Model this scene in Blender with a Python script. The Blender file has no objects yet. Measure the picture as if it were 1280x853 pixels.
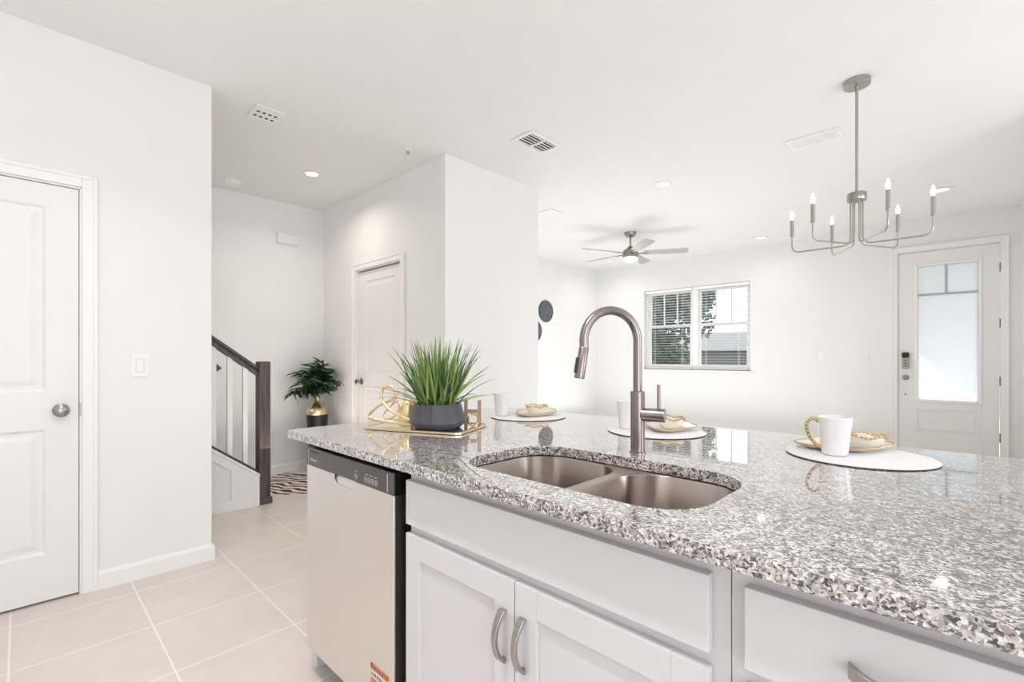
import bpy, bmesh, math, random
from mathutils import Vector, Matrix
random.seed(7)
S = bpy.context.scene
COL = S.collection
PI = math.pi
def R(a): return math.radians(a)

# ------------------------------------------------------------------ camera, world, sun, area lights, exposure
cam = bpy.data.objects.new('camera', bpy.data.cameras.new('camera'))
COL.objects.link(cam)
cam.location = (0, 0, 1.193)
cam.rotation_euler = (R(90), 0, R(43.952))
cam.data.sensor_width = 36
cam.data.lens = 593 / 1280 * 36
cam.data.shift_y = 20.2 / 1280
cam.data.clip_start = 0.02
cam.data.clip_end = 300
S.camera = cam

S.view_settings.view_transform = 'Standard'
S.view_settings.look = 'None'
S.view_settings.gamma = 1
S.view_settings.use_curve_mapping = False
S.view_settings.exposure = 0.07
S.cycles.max_bounces = 14
S.cycles.diffuse_bounces = 8
S.cycles.glossy_bounces = 6
S.cycles.transmission_bounces = 8
S.cycles.transparent_max_bounces = 24
S.cycles.use_denoising = True
S.cycles.sample_clamp_indirect = 6

W = bpy.data.worlds.new('sky'); S.world = W; W.use_nodes = True
bg = W.node_tree.nodes['Background']
bg.inputs[0].default_value = (0.90, 0.95, 1.0, 1)
bg.inputs[1].default_value = 2.6

sun = bpy.data.objects.new('sun', bpy.data.lights.new('sun', 'SUN'))
COL.objects.link(sun)
sun.data.energy = 7.0
sun.data.angle = R(0.6)
sun.data.color = (1, 0.96, 0.9)
sun.rotation_euler = Vector((0.6, -0.5, -0.64)).to_track_quat('-Z', 'Y').to_euler()

def area(name, loc, target, sx, sy, power, color=(1, 1, 1)):
    d = bpy.data.lights.new(name, 'AREA'); d.shape = 'RECTANGLE'
    d.size = sx; d.size_y = sy; d.energy = power; d.color = color
    o = bpy.data.objects.new(name, d); COL.objects.link(o)
    o.location = loc
    o.rotation_euler = (Vector(target) - Vector(loc)).to_track_quat('-Z', 'Y').to_euler()
    return o
# daylight through the glass door of the kitchen (behind the camera, to the right)
area('kitchen_daylight', (2.1, -0.3, 1.35), (0, 0.6, 1.2), 2.0, 2.1, 21, (0.92, 0.96, 1.0))
area('kitchen_fill', (-0.6, -1.0, 1.5), (-0.6, -0.9, 3), 3.2, 1.4, 15, (1, 0.97, 0.94))  # added upward fill lamp, evens out the kitchen ceiling
area('dining_fill', (2.2, 2.9, 1.6), (-4.9, 5.8, 1.7), 1.7, 1.4, 26, (0.95, 0.98, 1.0))  # added lamp at an invented window, brightens the block and picture walls
area('living_fill', (-3.0, 5.2, 0.25), (-3.0, 5.2, 3), 3.6, 3.6, 44, (0.975, 1, 0.99))  # added uplight near the floor, fills the living room from below
area('foyer_fill', (-4.1, 1.75, 0.45), (-4.1, 1.75, 3), 1.1, 0.8, 6.0, (1, 0.91, 0.84))  # added uplight without a fixture, fills the hall
area('stairwell_fill', (-4.62, -0.75, 2.5), (-4.3, 2.3, 0.7), 0.8, 0.5, 10, (1, 0.90, 0.83))  # added unseen lamp down the stairs, lifts the lower hall walls

# ------------------------------------------------------------------ materials
def mat(name, col, rough=0.5, metal=0.0, noise=0.0, nscale=8.0, bump=0.0, bscale=60.0, emit=0.0, spec=0.5, coat=0.0, trans=0.0, ecol=None):
    m = bpy.data.materials.new(name); m.use_nodes = True
    nt = m.node_tree; p = nt.nodes['Principled BSDF']
    p.inputs['Base Color'].default_value = (*col, 1)
    p.inputs['Roughness'].default_value = rough
    p.inputs['Metallic'].default_value = metal
    p.inputs['Specular IOR Level'].default_value = spec
    p.inputs['Coat Weight'].default_value = coat
    p.inputs['Transmission Weight'].default_value = trans
    if emit:
        p.inputs['Emission Color'].default_value = (*(ecol or col), 1)
        p.inputs['Emission Strength'].default_value = emit
    tc = nt.nodes.new('ShaderNodeTexCoord')
    if noise:
        n = nt.nodes.new('ShaderNodeTexNoise'); n.inputs['Scale'].default_value = nscale
        n.inputs['Detail'].default_value = 4
        nt.links.new(tc.outputs['Object'], n.inputs['Vector'])
        r = nt.nodes.new('ShaderNodeValToRGB')
        r.color_ramp.elements[0].position = 0.3; r.color_ramp.elements[1].position = 0.7
        r.color_ramp.elements[0].color = (*[c * (1 - noise) for c in col], 1)
        r.color_ramp.elements[1].color = (*[min(1, c * (1 + noise)) for c in col], 1)
        nt.links.new(n.outputs['Fac'], r.inputs['Fac'])
        nt.links.new(r.outputs['Color'], p.inputs['Base Color'])
    if bump:
        n = nt.nodes.new('ShaderNodeTexNoise'); n.inputs['Scale'].default_value = bscale
        n.inputs['Detail'].default_value = 3
        nt.links.new(tc.outputs['Object'], n.inputs['Vector'])
        b = nt.nodes.new('ShaderNodeBump'); b.inputs['Strength'].default_value = bump
        b.inputs['Distance'].default_value = 0.002
        nt.links.new(n.outputs['Fac'], b.inputs['Height'])
        nt.links.new(b.outputs['Normal'], p.inputs['Normal'])
    return m

def ramp(nt, src, stops, interp='LINEAR'):
    r = nt.nodes.new('ShaderNodeValToRGB'); cr = r.color_ramp; cr.interpolation = interp
    while len(cr.elements) < len(stops): cr.elements.new(0.5)
    for e, (pos, c) in zip(cr.elements, stops):
        e.position = pos; e.color = (*c, 1)
    nt.links.new(src, r.inputs['Fac'])
    return r

M = {}
M['vinyl'] = mat('window_vinyl', (0.93, 0.93, 0.93), 0.4)
M['wall'] = mat('wall_paint', (0.79, 0.793, 0.787), 0.85, noise=0.01, nscale=3, bump=0.15, bscale=120)
M['ceiling'] = mat('ceiling_paint', (0.785, 0.785, 0.778), 0.9, noise=0.01, nscale=5, bump=0.35, bscale=45)
M['trim'] = mat('trim_paint', (0.83, 0.82, 0.81), 0.45, bump=0.03, bscale=30)
M['door'] = mat('door_paint', (0.78, 0.77, 0.765), 0.45, bump=0.05, bscale=40)
M['cabinet'] = mat('cabinet_paint', (0.65, 0.625, 0.645), 0.42, bump=0.03, bscale=50)
M['white'] = mat('white_plastic', (0.82, 0.81, 0.80), 0.4)
M['vent'] = mat('vent_enamel', (0.80, 0.80, 0.79), 0.5)
M['dark'] = mat('dark_gap', (0.03, 0.03, 0.032), 0.6)
M['black'] = mat('black_plastic', (0.006, 0.006, 0.007), 0.4)
M['ceramic'] = mat('white_ceramic', (0.76, 0.74, 0.75), 0.12, spec=0.6)
M['ceramic_cream'] = mat('cream_ceramic', (0.82, 0.77, 0.70), 0.2)
M['gold'] = mat('gold_metal', (0.78, 0.58, 0.30), 0.25, 1.0, noise=0.08, nscale=40)
M['gold_light'] = mat('pale_gold_metal', (0.86, 0.70, 0.46), 0.28, 1.0, noise=0.05, nscale=30)
M['gold_hammer'] = mat('hammered_gold', (0.80, 0.62, 0.38), 0.28, 1.0, bump=1.0, bscale=70)
M['gold_glass'] = mat('gold_tinted_glass', (0.93, 0.80, 0.45), 0.15, 0.6, bump=0.2, bscale=60)
M['rose'] = mat('rose_gold_finish', (0.46, 0.30, 0.23), 0.4, 0.6, noise=0.05, nscale=40)
M['bead'] = mat('antique_gold_beads', (0.55, 0.40, 0.21), 0.3, 1.0)
M['bronze'] = mat('dark_bronze', (0.16, 0.11, 0.06), 0.35, 1.0)
M['mirror'] = mat('mirror_glass', (0.9, 0.88, 0.84), 0.03, 1.0)
M['nickel'] = mat('satin_nickel', (0.34, 0.315, 0.295), 0.3, 1.0, noise=0.03, nscale=60)
M['nickel_light'] = mat('brushed_nickel_light', (0.43, 0.405, 0.38), 0.28, 1.0, noise=0.03, nscale=60)
M['faucet'] = mat('faucet_stainless', (0.30, 0.262, 0.248), 0.27, 1.0, noise=0.04, nscale=80)
M['blade'] = mat('fan_blade_silver', (0.42, 0.42, 0.41), 0.45, 0.2, noise=0.02, nscale=10)
M['pot'] = mat('charcoal_ceramic', (0.06, 0.06, 0.072), 0.38, noise=0.04, nscale=20)
M['soil'] = mat('soil', (0.02, 0.016, 0.012), 0.9, noise=0.4, nscale=60)
M['vase_black'] = mat('black_glaze', (0.010, 0.011, 0.011), 0.35)
M['espresso'] = None
M['pane_dark'] = mat('dark_art', (0.09, 0.10, 0.115), 0.5, noise=0.25, nscale=14)
M['mat_under'] = mat('mat_backing', (0.05, 0.048, 0.05), 0.7)
M['mat_top'] = mat('mat_weave', (0.78, 0.755, 0.76), 0.6, noise=0.02, nscale=200, bump=0.3, bscale=400)
M['led'] = mat('frosted_led', (1, 1, 1), 0.4, emit=6.0, ecol=(1, 0.97, 0.92))
M['bulb'] = mat('lit_bulb', (1, 0.95, 0.85), 0.3, emit=14.0, ecol=(1, 0.92, 0.82))
M['icon'] = mat('printed_icon', (0.75, 0.75, 0.74), 0.5)
M['sticker'] = mat('orange_sticker', (0.62, 0.22, 0.09), 0.5, noise=0.15, nscale=60)
M['sticker_white'] = mat('sticker_white', (0.72, 0.68, 0.64), 0.5)
M['sticker_ink'] = mat('sticker_ink', (0.10, 0.07, 0.06), 0.6)
M['panel_dark'] = mat('control_panel_grey', (0.105, 0.098, 0.097), 0.30, 0.35)
M['lawn'] = mat('lawn', (0.20, 0.20, 0.14), 0.9, noise=0.3, nscale=3)
M['asphalt'] = mat('asphalt', (0.30, 0.30, 0.31), 0.9, noise=0.1, nscale=10)
M['shingle'] = mat('roof_shingle', (0.13, 0.13, 0.135), 0.85, noise=0.2, nscale=12)
M['stucco'] = mat('stucco', (0.15, 0.145, 0.14), 0.9, noise=0.05, nscale=5)
M['porch'] = mat('porch_white', (0.75, 0.75, 0.75), 0.8)
M['bark'] = mat('bark', (0.10, 0.075, 0.055), 0.9, noise=0.3, nscale=20)

def m_leaf(name, a, b, scale=6, rough=0.45):
    m = bpy.data.materials.new(name); m.use_nodes = True; nt = m.node_tree
    p = nt.nodes['Principled BSDF']; p.inputs['Roughness'].default_value = rough
    g = nt.nodes.new('ShaderNodeNewGeometry')
    r = ramp(nt, g.outputs['Random Per Island'], [(0, a), (1, b)])
    nt.links.new(r.outputs['Color'], p.inputs['Base Color'])
    return m
M['grass_blade'] = m_leaf('grass_blades', (0.02, 0.06, 0.03), (0.27, 0.40, 0.09))
M['leaf_dark'] = m_leaf('dark_glossy_leaf', (0.006, 0.03, 0.012), (0.03, 0.10, 0.03), rough=0.35)
M['leaf_tree'] = m_leaf('tree_leaf', (0.03, 0.045, 0.045), (0.13, 0.16, 0.155), rough=0.6)
M['leaf_bush'] = m_leaf('bush_leaf', (0.015, 0.03, 0.026), (0.06, 0.09, 0.065), rough=0.6)

def m_wood():
    m = bpy.data.materials.new('espresso_wood'); m.use_nodes = True; nt = m.node_tree
    p = nt.nodes['Principled BSDF']; p.inputs['Roughness'].default_value = 0.38
    tc = nt.nodes.new('ShaderNodeTexCoord'); mp = nt.nodes.new('ShaderNodeMapping')
    mp.inputs['Scale'].default_value = (60, 60, 3)
    n = nt.nodes.new('ShaderNodeTexNoise'); n.inputs['Scale'].default_value = 1; n.inputs['Detail'].default_value = 6
    nt.links.new(tc.outputs['Object'], mp.inputs['Vector']); nt.links.new(mp.outputs['Vector'], n.inputs['Vector'])
    r = ramp(nt, n.outputs['Fac'], [(0.3, (0.030, 0.020, 0.018)), (0.7, (0.115, 0.080, 0.070))])
    nt.links.new(r.outputs['Color'], p.inputs['Base Color'])
    return m
M['espresso'] = m_wood()

def m_granite():
    m = bpy.data.materials.new('speckled_granite'); m.use_nodes = True; nt = m.node_tree
    p = nt.nodes['Principled BSDF']; p.inputs['Roughness'].default_value = 0.05
    p.inputs['Specular IOR Level'].default_value = 0.9
    p.inputs['Coat Weight'].default_value = 0.9
    p.inputs['Coat Roughness'].default_value = 0.02
    p.inputs['Coat IOR'].default_value = 1.78
    tc = nt.nodes.new('ShaderNodeTexCoord')
    nz = nt.nodes.new('ShaderNodeTexNoise'); nz.inputs['Scale'].default_value = 120; nz.inputs['Detail'].default_value = 3
    nt.links.new(tc.outputs['Object'], nz.inputs['Vector'])
    mix = nt.nodes.new('ShaderNodeMixRGB'); mix.blend_type = 'ADD'; mix.inputs['Fac'].default_value = 0.012
    nt.links.new(tc.outputs['Object'], mix.inputs['Color1']); nt.links.new(nz.outputs['Color'], mix.inputs['Color2'])
    v = nt.nodes.new('ShaderNodeTexVoronoi'); v.inputs['Scale'].default_value = 270
    nt.links.new(mix.outputs['Color'], v.inputs['Vector'])
    sp = nt.nodes.new('ShaderNodeSeparateColor'); nt.links.new(v.outputs['Color'], sp.inputs['Color'])
    r1 = ramp(nt, sp.outputs['Red'], [(0.0, (0.025, 0.023, 0.031)), (0.16, (0.13, 0.12, 0.135)), (0.29, (0.31, 0.27, 0.265)),
                                     (0.45, (0.47, 0.41, 0.39)), (0.60, (0.57, 0.55, 0.545)), (0.80, (0.76, 0.745, 0.73))], 'CONSTANT')
    n2 = nt.nodes.new('ShaderNodeTexNoise'); n2.inputs['Scale'].default_value = 55; n2.inputs['Detail'].default_value = 5
    nt.links.new(tc.outputs['Object'], n2.inputs['Vector'])
    r2 = ramp(nt, n2.outputs['Fac'], [(0.36, (0.45, 0.43, 0.46)), (0.5, (1, 1, 1)), (0.68, (1.0, 0.95, 0.92))])
    mul = nt.nodes.new('ShaderNodeMixRGB'); mul.blend_type = 'MULTIPLY'; mul.inputs['Fac'].default_value = 0.95
    nt.links.new(r1.outputs['Color'], mul.inputs['Color1']); nt.links.new(r2.outputs['Color'], mul.inputs['Color2'])
    nt.links.new(mul.outputs['Color'], p.inputs['Base Color'])
    return m
M['granite'] = m_granite()

def m_tile():
    m = bpy.data.materials.new('floor_tile'); m.use_nodes = True; nt = m.node_tree
    p = nt.nodes['Principled BSDF']; p.inputs['Roughness'].default_value = 0.38
    tc = nt.nodes.new('ShaderNodeTexCoord'); mp = nt.nodes.new('ShaderNodeMapping')
    mp.inputs['Location'].default_value = (3.046 + 0.44 * 20, -0.41 + 0.44 * 20, 0)
    nt.links.new(tc.outputs['Object'], mp.inputs['Vector'])
    b = nt.nodes.new('ShaderNodeTexBrick'); b.offset = 0; b.offset_frequency = 1; b.squash = 1
    b.inputs['Scale'].default_value = 1; b.inputs['Brick Width'].default_value = 0.44; b.inputs['Row Height'].default_value = 0.44
    b.inputs['Mortar Size'].default_value = 0.0035; b.inputs['Mortar Smooth'].default_value = 0.1
    b.inputs['Mortar'].default_value = (0.86, 0.81, 0.76, 1)
    nt.links.new(mp.outputs['Vector'], b.inputs['Vector'])
    n = nt.nodes.new('ShaderNodeTexNoise'); n.inputs['Scale'].default_value = 5; n.inputs['Detail'].default_value = 8; n.inputs['Roughness'].default_value = 0.65
    nt.links.new(tc.outputs['Object'], n.inputs['Vector'])
    r = ramp(nt, n.outputs['Fac'], [(0.3, (0.65, 0.59, 0.545)), (0.7, (0.72, 0.665, 0.62))])
    nt.links.new(r.outputs['Color'], b.inputs['Color1']); nt.links.new(r.outputs['Color'], b.inputs['Color2'])
    nt.links.new(b.outputs['Color'], p.inputs['Base Color'])
    return m
M['tile'] = m_tile()

def m_steel(name, col, rough, sx=(2, 2, 2), strength=0.1):
    m = bpy.data.materials.new(name); m.use_nodes = True; nt = m.node_tree
    p = nt.nodes['Principled BSDF']; p.inputs['Metallic'].default_value = 1
    p.inputs['Base Color'].default_value = (*col, 1)
    tc = nt.nodes.new('ShaderNodeTexCoord'); mp = nt.nodes.new('ShaderNodeMapping'); mp.inputs['Scale'].default_value = sx
    n = nt.nodes.new('ShaderNodeTexNoise'); n.inputs['Scale'].default_value = 1; n.inputs['Detail'].default_value = 3
    nt.links.new(tc.outputs['Object'], mp.inputs['Vector']); nt.links.new(mp.outputs['Vector'], n.inputs['Vector'])
    r = ramp(nt, n.outputs['Fac'], [(0.25, (rough - 0.02,) * 3), (0.75, (rough + 0.02,) * 3)])
    nt.links.new(r.outputs['Color'], p.inputs['Roughness'])
    return m
M['steel'] = m_steel('brushed_steel', (0.80, 0.765, 0.74), 0.42, (4, 4, 300))
M['steel_edge'] = m_steel('steel_edge', (0.22, 0.18, 0.16), 0.4, (4, 4, 200))
M['sink'] = m_steel('sink_steel', (0.46, 0.40, 0.36), 0.29, (3, 3, 600))
def aniso(m, amt, rot):
    nt = m.node_tree; p = nt.nodes['Principled BSDF']; p.inputs['Anisotropic'].default_value = amt; p.inputs['Anisotropic Rotation'].default_value = rot
    t = nt.nodes.new('ShaderNodeTangent'); t.direction_type = 'RADIAL'; t.axis = 'Z'
    nt.links.new(t.outputs[0], p.inputs['Tangent'])
aniso(M['sink'], 0.8, 0.25)
aniso(M['faucet'], 0.5, 0.25)

def m_frost():
    m = bpy.data.materials.new('frosted_glass'); m.use_nodes = True; nt = m.node_tree
    nt.nodes.remove(nt.nodes['Principled BSDF']); out = nt.nodes['Material Output']
    t = nt.nodes.new('ShaderNodeBsdfTranslucent'); t.inputs['Color'].default_value = (0.80, 0.82, 0.855, 1)
    g = nt.nodes.new('ShaderNodeBsdfGlossy'); g.inputs['Roughness'].default_value = 0.25
    x = nt.nodes.new('ShaderNodeMixShader'); x.inputs['Fac'].default_value = 0.06
    nt.links.new(t.outputs[0], x.inputs[1]); nt.links.new(g.outputs[0], x.inputs[2]); nt.links.new(x.outputs[0], out.inputs['Surface'])
    return m
M['frost'] = m_frost()
def m_glass():
    m = bpy.data.materials.new('window_glass'); m.use_nodes = True; nt = m.node_tree
    nt.nodes.remove(nt.nodes['Principled BSDF']); out = nt.nodes['Material Output']
    t = nt.nodes.new('ShaderNodeBsdfTransparent'); t.inputs['Color'].default_value = (0.95, 0.97, 0.97, 1)
    g = nt.nodes.new('ShaderNodeBsdfGlossy'); g.inputs['Roughness'].default_value = 0.02
    f = nt.nodes.new('ShaderNodeFresnel'); f.inputs['IOR'].default_value = 1.45
    x = nt.nodes.new('ShaderNodeMixShader')
    nt.links.new(f.outputs[0], x.inputs['Fac']); nt.links.new(t.outputs[0], x.inputs[1]); nt.links.new(g.outputs[0], x.inputs[2])
    nt.links.new(x.outputs[0], out.inputs['Surface'])
    return m
M['glass'] = m_glass()
def m_zebra():
    m = bpy.data.materials.new('zebra_hide'); m.use_nodes = True; nt = m.node_tree
    p = nt.nodes['Principled BSDF']; p.inputs['Roughness'].default_value = 0.85
    tc = nt.nodes.new('ShaderNodeTexCoord'); mp = nt.nodes.new('ShaderNodeMapping'); mp.inputs['Rotation'].default_value = (0, 0, R(62))
    nt.links.new(tc.outputs['Object'], mp.inputs['Vector'])
    w = nt.nodes.new('ShaderNodeTexWave'); w.inputs['Scale'].default_value = 4.2; w.inputs['Distortion'].default_value = 7.0
    w.inputs['Detail'].default_value = 1.5; w.inputs['Detail Scale'].default_value = 1.3
    nt.links.new(mp.outputs['Vector'], w.inputs['Vector'])
    r = ramp(nt, w.outputs['Fac'], [(0.0, (0.035, 0.025, 0.022)), (0.36, (0.05, 0.035, 0.03)), (0.44, (0.70, 0.62, 0.55)), (1, (0.74, 0.67, 0.60))])
    nt.links.new(r.outputs['Color'], p.inputs['Base Color'])
    return m
M['zebra'] = m_zebra()

# ------------------------------------------------------------------ mesh helpers
class MB:
    def __init__(s): s.bm = bmesh.new()
    def box(s, x0, x1, y0, y1, z0, z1, mx=None):
        v = [s.bm.verts.new(c) for c in ((x0,y0,z0),(x1,y0,z0),(x1,y1,z0),(x0,y1,z0),(x0,y0,z1),(x1,y0,z1),(x1,y1,z1),(x0,y1,z1))]
        for f in ((0,3,2,1),(4,5,6,7),(0,1,5,4),(1,2,6,5),(2,3,7,6),(3,0,4,7)): s.bm.faces.new([v[i] for i in f])
        if mx: bmesh.ops.transform(s.bm, matrix=mx, verts=v)
        return s
    def prism(s, pts, axis, a, b):
        """polygon pts extruded along axis between a and b; pts are the two other coordinates in order"""
        def P(p, t):
            if axis == 'x': return (t, p[0], p[1])
            if axis == 'y': return (p[0], t, p[1])
            return (p[0], p[1], t)
        A = [s.bm.verts.new(P(p, a)) for p in pts]; B = [s.bm.verts.new(P(p, b)) for p in pts]
        s.bm.faces.new(A); s.bm.faces.new(B[::-1])
        n = len(pts)
        for i in range(n): s.bm.faces.new((A[i], B[i], B[(i+1) % n], A[(i+1) % n]))
        return s
    def lathe(s, prof, n=32, c=(0,0,0), mx=None, cap=True):
        rings = []; vs = []
        for r, z in prof:
            if r < 1e-6:
                v = s.bm.verts.new((c[0], c[1], c[2]+z)); rings.append([v]); vs.append(v)
            else:
                rg = [s.bm.verts.new((c[0]+r*math.cos(2*PI*i/n), c[1]+r*math.sin(2*PI*i/n), c[2]+z)) for i in range(n)]
                rings.append(rg); vs += rg
        for A, B in zip(rings, rings[1:]):
            for i in range(n):
                j = (i+1) % n
                q = [A[i % len(A)], A[j % len(A)], B[j % len(B)], B[i % len(B)]]
                u = []
                for v in q:
                    if v not in u: u.append(v)
                if len(u) > 2: s.bm.faces.new(u)
        if cap:
            for rg in (rings[0], rings[-1]):
                if len(rg) > 2: s.bm.faces.new(rg)
        if mx: bmesh.ops.transform(s.bm, matrix=mx, verts=vs)
        return s
    def cyl(s, p, q, r, n=20, r2=None):
        p = Vector(p); q = Vector(q); d = q - p
        mx = Matrix.Translation(p) @ d.to_track_quat('Z', 'Y').to_matrix().to_4x4()
        return s.lathe([(r, 0), (r if r2 is None else r2, d.length)], n, mx=mx)
    def tube(s, pts, r, n=10, closed=False, sx=1.0):
        pts = [Vector(p) for p in pts]; N = len(pts)
        rr = r if isinstance(r, (list, tuple)) else [r]*N
        rings = []; up = None
        for i, p in enumerate(pts):
            if closed: t = (pts[(i+1) % N] - pts[i-1])
            else: t = pts[min(i+1, N-1)] - pts[max(i-1, 0)]
            t.normalize()
            if up is None:
                up = Vector((0,0,1)) if abs(t.z) < .9 else Vector((1,0,0))
            a = t.cross(up)
            if a.length < 1e-5: a = t.orthogonal()
            a.normalize(); b = a.cross(t).normalized(); up = b
            rings.append([s.bm.verts.new(p + (a*math.cos(2*PI*k/n)*sx + b*math.sin(2*PI*k/n))*rr[i]) for k in range(n)])
        m = N if closed else N-1
        for i in range(m):
            A = rings[i]; B = rings[(i+1) % N]
            for k in range(n): s.bm.faces.new((A[k], A[(k+1) % n], B[(k+1) % n], B[k]))
        if not closed: s.bm.faces.new(rings[0]); s.bm.faces.new(rings[-1])
        return s
    def sphere(s, c, r, n=12, sz=1.0):
        m = n//2
        return s.lathe([(r*math.sin(PI*i/m), -r*sz*math.cos(PI*i/m)) for i in range(m+1)], n, c=c)
    def build(s, name, m, parent=None, smooth=False, bevel=0.0, seg=2, loc=None):
        bmesh.ops.recalc_face_normals(s.bm, faces=s.bm.faces[:])
        me = bpy.data.meshes.new(name); s.bm.to_mesh(me); s.bm.free()
        if m is not None: me.materials.append(M[m] if isinstance(m, str) else m)
        o = bpy.data.objects.new(name, me); COL.objects.link(o)
        if parent: o.parent = parent
        if loc: o.location = loc
        if smooth:
            for p in me.polygons: p.use_smooth = True
            try: me.set_sharp_from_angle(angle=R(38))
            except Exception: pass
        if bevel:
            b = o.modifiers.new('bevel', 'BEVEL'); b.width = bevel; b.segments = seg; b.limit_method = 'ANGLE'; b.angle_limit = R(35)
        return o

def catmull(pts, n=8, closed=False):
    P = [Vector(p) for p in pts]; N = len(P); out = []
    for i in range(N if closed else N-1):
        p0 = P[i-1] if (closed or i > 0) else P[0]*2 - P[1]
        p1 = P[i]; p2 = P[(i+1) % N]
        p3 = P[(i+2) % N] if (closed or i+2 < N) else P[-1]*2 - P[-2]
        for k in range(n):
            t = k/n
            out.append(0.5*((2*p1) + (p2-p0)*t + (2*p0-5*p1+4*p2-p3)*t*t + (3*p1-p0-3*p2+p3)*t*t*t))
    if not closed: out.append(P[-1])
    return out
def fillet(pts, r, n=6):
    P = [Vector(p) for p in pts]; out = [P[0]]
    for i in range(1, len(P)-1):
        a = P[i-1]-P[i]; b = P[i+1]-P[i]
        ra = min(r, a.length*.49, b.length*.49)
        A = P[i]+a.normalized()*ra; B = P[i]+b.normalized()*ra
        for k in range(n+1):
            t = k/n; out.append(A*(1-t)**2 + P[i]*2*t*(1-t) + B*t*t)
    out.append(P[-1]); return out
def rrect(x0, x1, y0, y1, r, n=8):
    o = []
    for cx_, cy_, a in ((x1-r, y1-r, 0), (x0+r, y1-r, 90), (x0+r, y0+r, 180), (x1-r, y0+r, 270)):
        for k in range(n+1):
            t = R(a + 90*k/n); o.append((cx_+r*math.cos(t), cy_+r*math.sin(t)))
    return o

def tag(o, label, cat, group=None):
    o['label'] = label; o['category'] = cat
    if group: o['group'] = group
    return o
def thing(name, loc, label, cat, rz=0, group=None):
    o = bpy.data.objects.new(name, None); COL.objects.link(o)
    o.empty_display_size = 0.05
    o.location = loc; o.rotation_euler = (0, 0, rz)
    return tag(o, label, cat, group)
def struct(o): o['kind'] = 'structure'; return o
def sroot(name, loc, rz=0):
    o = bpy.data.objects.new(name, None); COL.objects.link(o); o.location = loc; o.rotation_euler = (0, 0, rz); o.empty_display_size = 0.05
    return struct(o)
def dup(src, loc, rz, label):
    r = src.copy(); COL.objects.link(r); r.location = loc; r.rotation_euler = (0, 0, rz); r['label'] = label
    for ch in list(src.children):
        c = ch.copy(); COL.objects.link(c); c.parent = r
        for g in list(ch.children):
            d = g.copy(); COL.objects.link(d); d.parent = c
    return r

# ------------------------------------------------------------------ room shell
ZC = 2.79; XL = -3.22; XS = -5.1; YB = 2.315; XB = -2.96; YBB = 3.43; XP = -4.95; WY = 7.40; EY = 7.27; XJ = -1.36; XR = 0.40
T = 0.12
struct(MB().box(-7, 2.6, -2.4, 7.7, -0.1, 0).build('floor', 'tile'))
struct(MB().box(-7, 2.6, -2.4, 7.7, ZC, ZC+0.1).build('ceiling', 'ceiling'))

def holed_wall(name, axis, at, thick, a0, a1, holes, z1=ZC):
    """wall slab along one axis with rectangular openings (h0,h1,zlo,zhi)"""
    b = MB()
    def put(u0, u1, zl, zh):
        if u1-u0 < 1e-4 or zh-zl < 1e-4: return
        if axis == 'x': b.box(u0, u1, at, at+thick, zl, zh)
        else: b.box(at, at+thick, u0, u1, zl, zh)
    cur = a0
    for h0, h1, zl, zh in sorted(holes):
        put(cur, h0, 0, z1); put(h0, h1, 0, zl); put(h0, h1, zh, z1); cur = h1
    put(cur, a1, 0, z1)
    return struct(b.build(name, 'wall'))
D1 = (-0.615, 0.212, 2.042)        # left door opening (y0, y1, top)
D2 = (-4.372, -3.580, 2.045)       # hall door opening
D3 = (-0.614, 0.240, 2.425)        # entry door opening
WN = (-4.00, -2.305, 0.99, 2.312)  # window opening
holed_wall('wall_left', 'y', XL-T, T, -1.9, 0.785, [(D1[0], D1[1], 0, D1[2])])
holed_wall('wall_stair', 'y', XS-T, T, -2.4, YB, [])
holed_wall('wall_hall', 'x', YB, T, XS, XB, [(D2[0], D2[1], 0, D2[2])])
holed_wall('wall_block', 'y', XB-T, T, YB+T, YBB, [])
holed_wall('wall_block_rear', 'x', YBB-T, T, XP, XB-T, [])
holed_wall('wall_picture', 'y', XP-T, T, YBB, WY, [])
holed_wall('wall_window', 'x', WY, 0.16, XP-T, XJ, [WN])
holed_wall('wall_entry', 'x', EY, 0.16, XJ, XR+T, [(D3[0], D3[1], 0, D3[2])])
holed_wall('wall_right', 'y', XR, T, 4.6, EY, [])
holed_wall('wall_right_return', 'x', 4.6-T, T, XR, 2.3, [])
holed_wall('wall_kitchen_right', 'y', 2.3, T, -2.0, 4.6, [(-1.4, 0.8, 0.0, 2.4), (2.0, 3.8, 0.9, 2.3)])  # second opening is invented to go with the added dining lamp
holed_wall('wall_back', 'x', -2.0, T, XL-T, 2.3, [])
holed_wall('wall_stair_back', 'x', -2.4, T, XS, XL-T, [])

# baseboards (profile: 0.014 thick, 0.09 high with eased top)
def base(name, pts, h=0.095, t=0.014):
    b = MB()
    for (x0, y0), (x1, y1) in zip(pts, pts[1:]):
        d = Vector((x1-x0, y1-y0, 0)); L = d.length; ang = math.atan2(d.y, d.x)
        mx = Matrix.Translation((x0, y0, 0)) @ Matrix.Rotation(ang, 4, 'Z')
        prof = [(0, 0), (-t, 0), (-t, h-0.018), (-t*0.55, h-0.004), (-t*0.3, h), (0, h)]
        A = [b.bm.verts.new(mx @ Vector((-0.0, p[0], p[1]))) for p in prof]
        B = [b.bm.verts.new(mx @ Vector((L, p[0], p[1]))) for p in prof]
        b.bm.faces.new(A); b.bm.faces.new(B[::-1])
        for i in range(len(prof)): b.bm.faces.new((A[i], B[i], B[(i+1) % 6], A[(i+1) % 6]))
    return struct(b.build(name, 'trim'))
base('baseboard_left', [(XL, 0.276), (XL, 0.785)])
base('baseboard_left_end', [(XL+0.014, 0.785), (XL-T, 0.785)])
base('baseboard_stair', [(XS, 1.44), (XS, YB)])
base('baseboard_hall', [(XS, YB), (-4.43, YB)])
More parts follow.
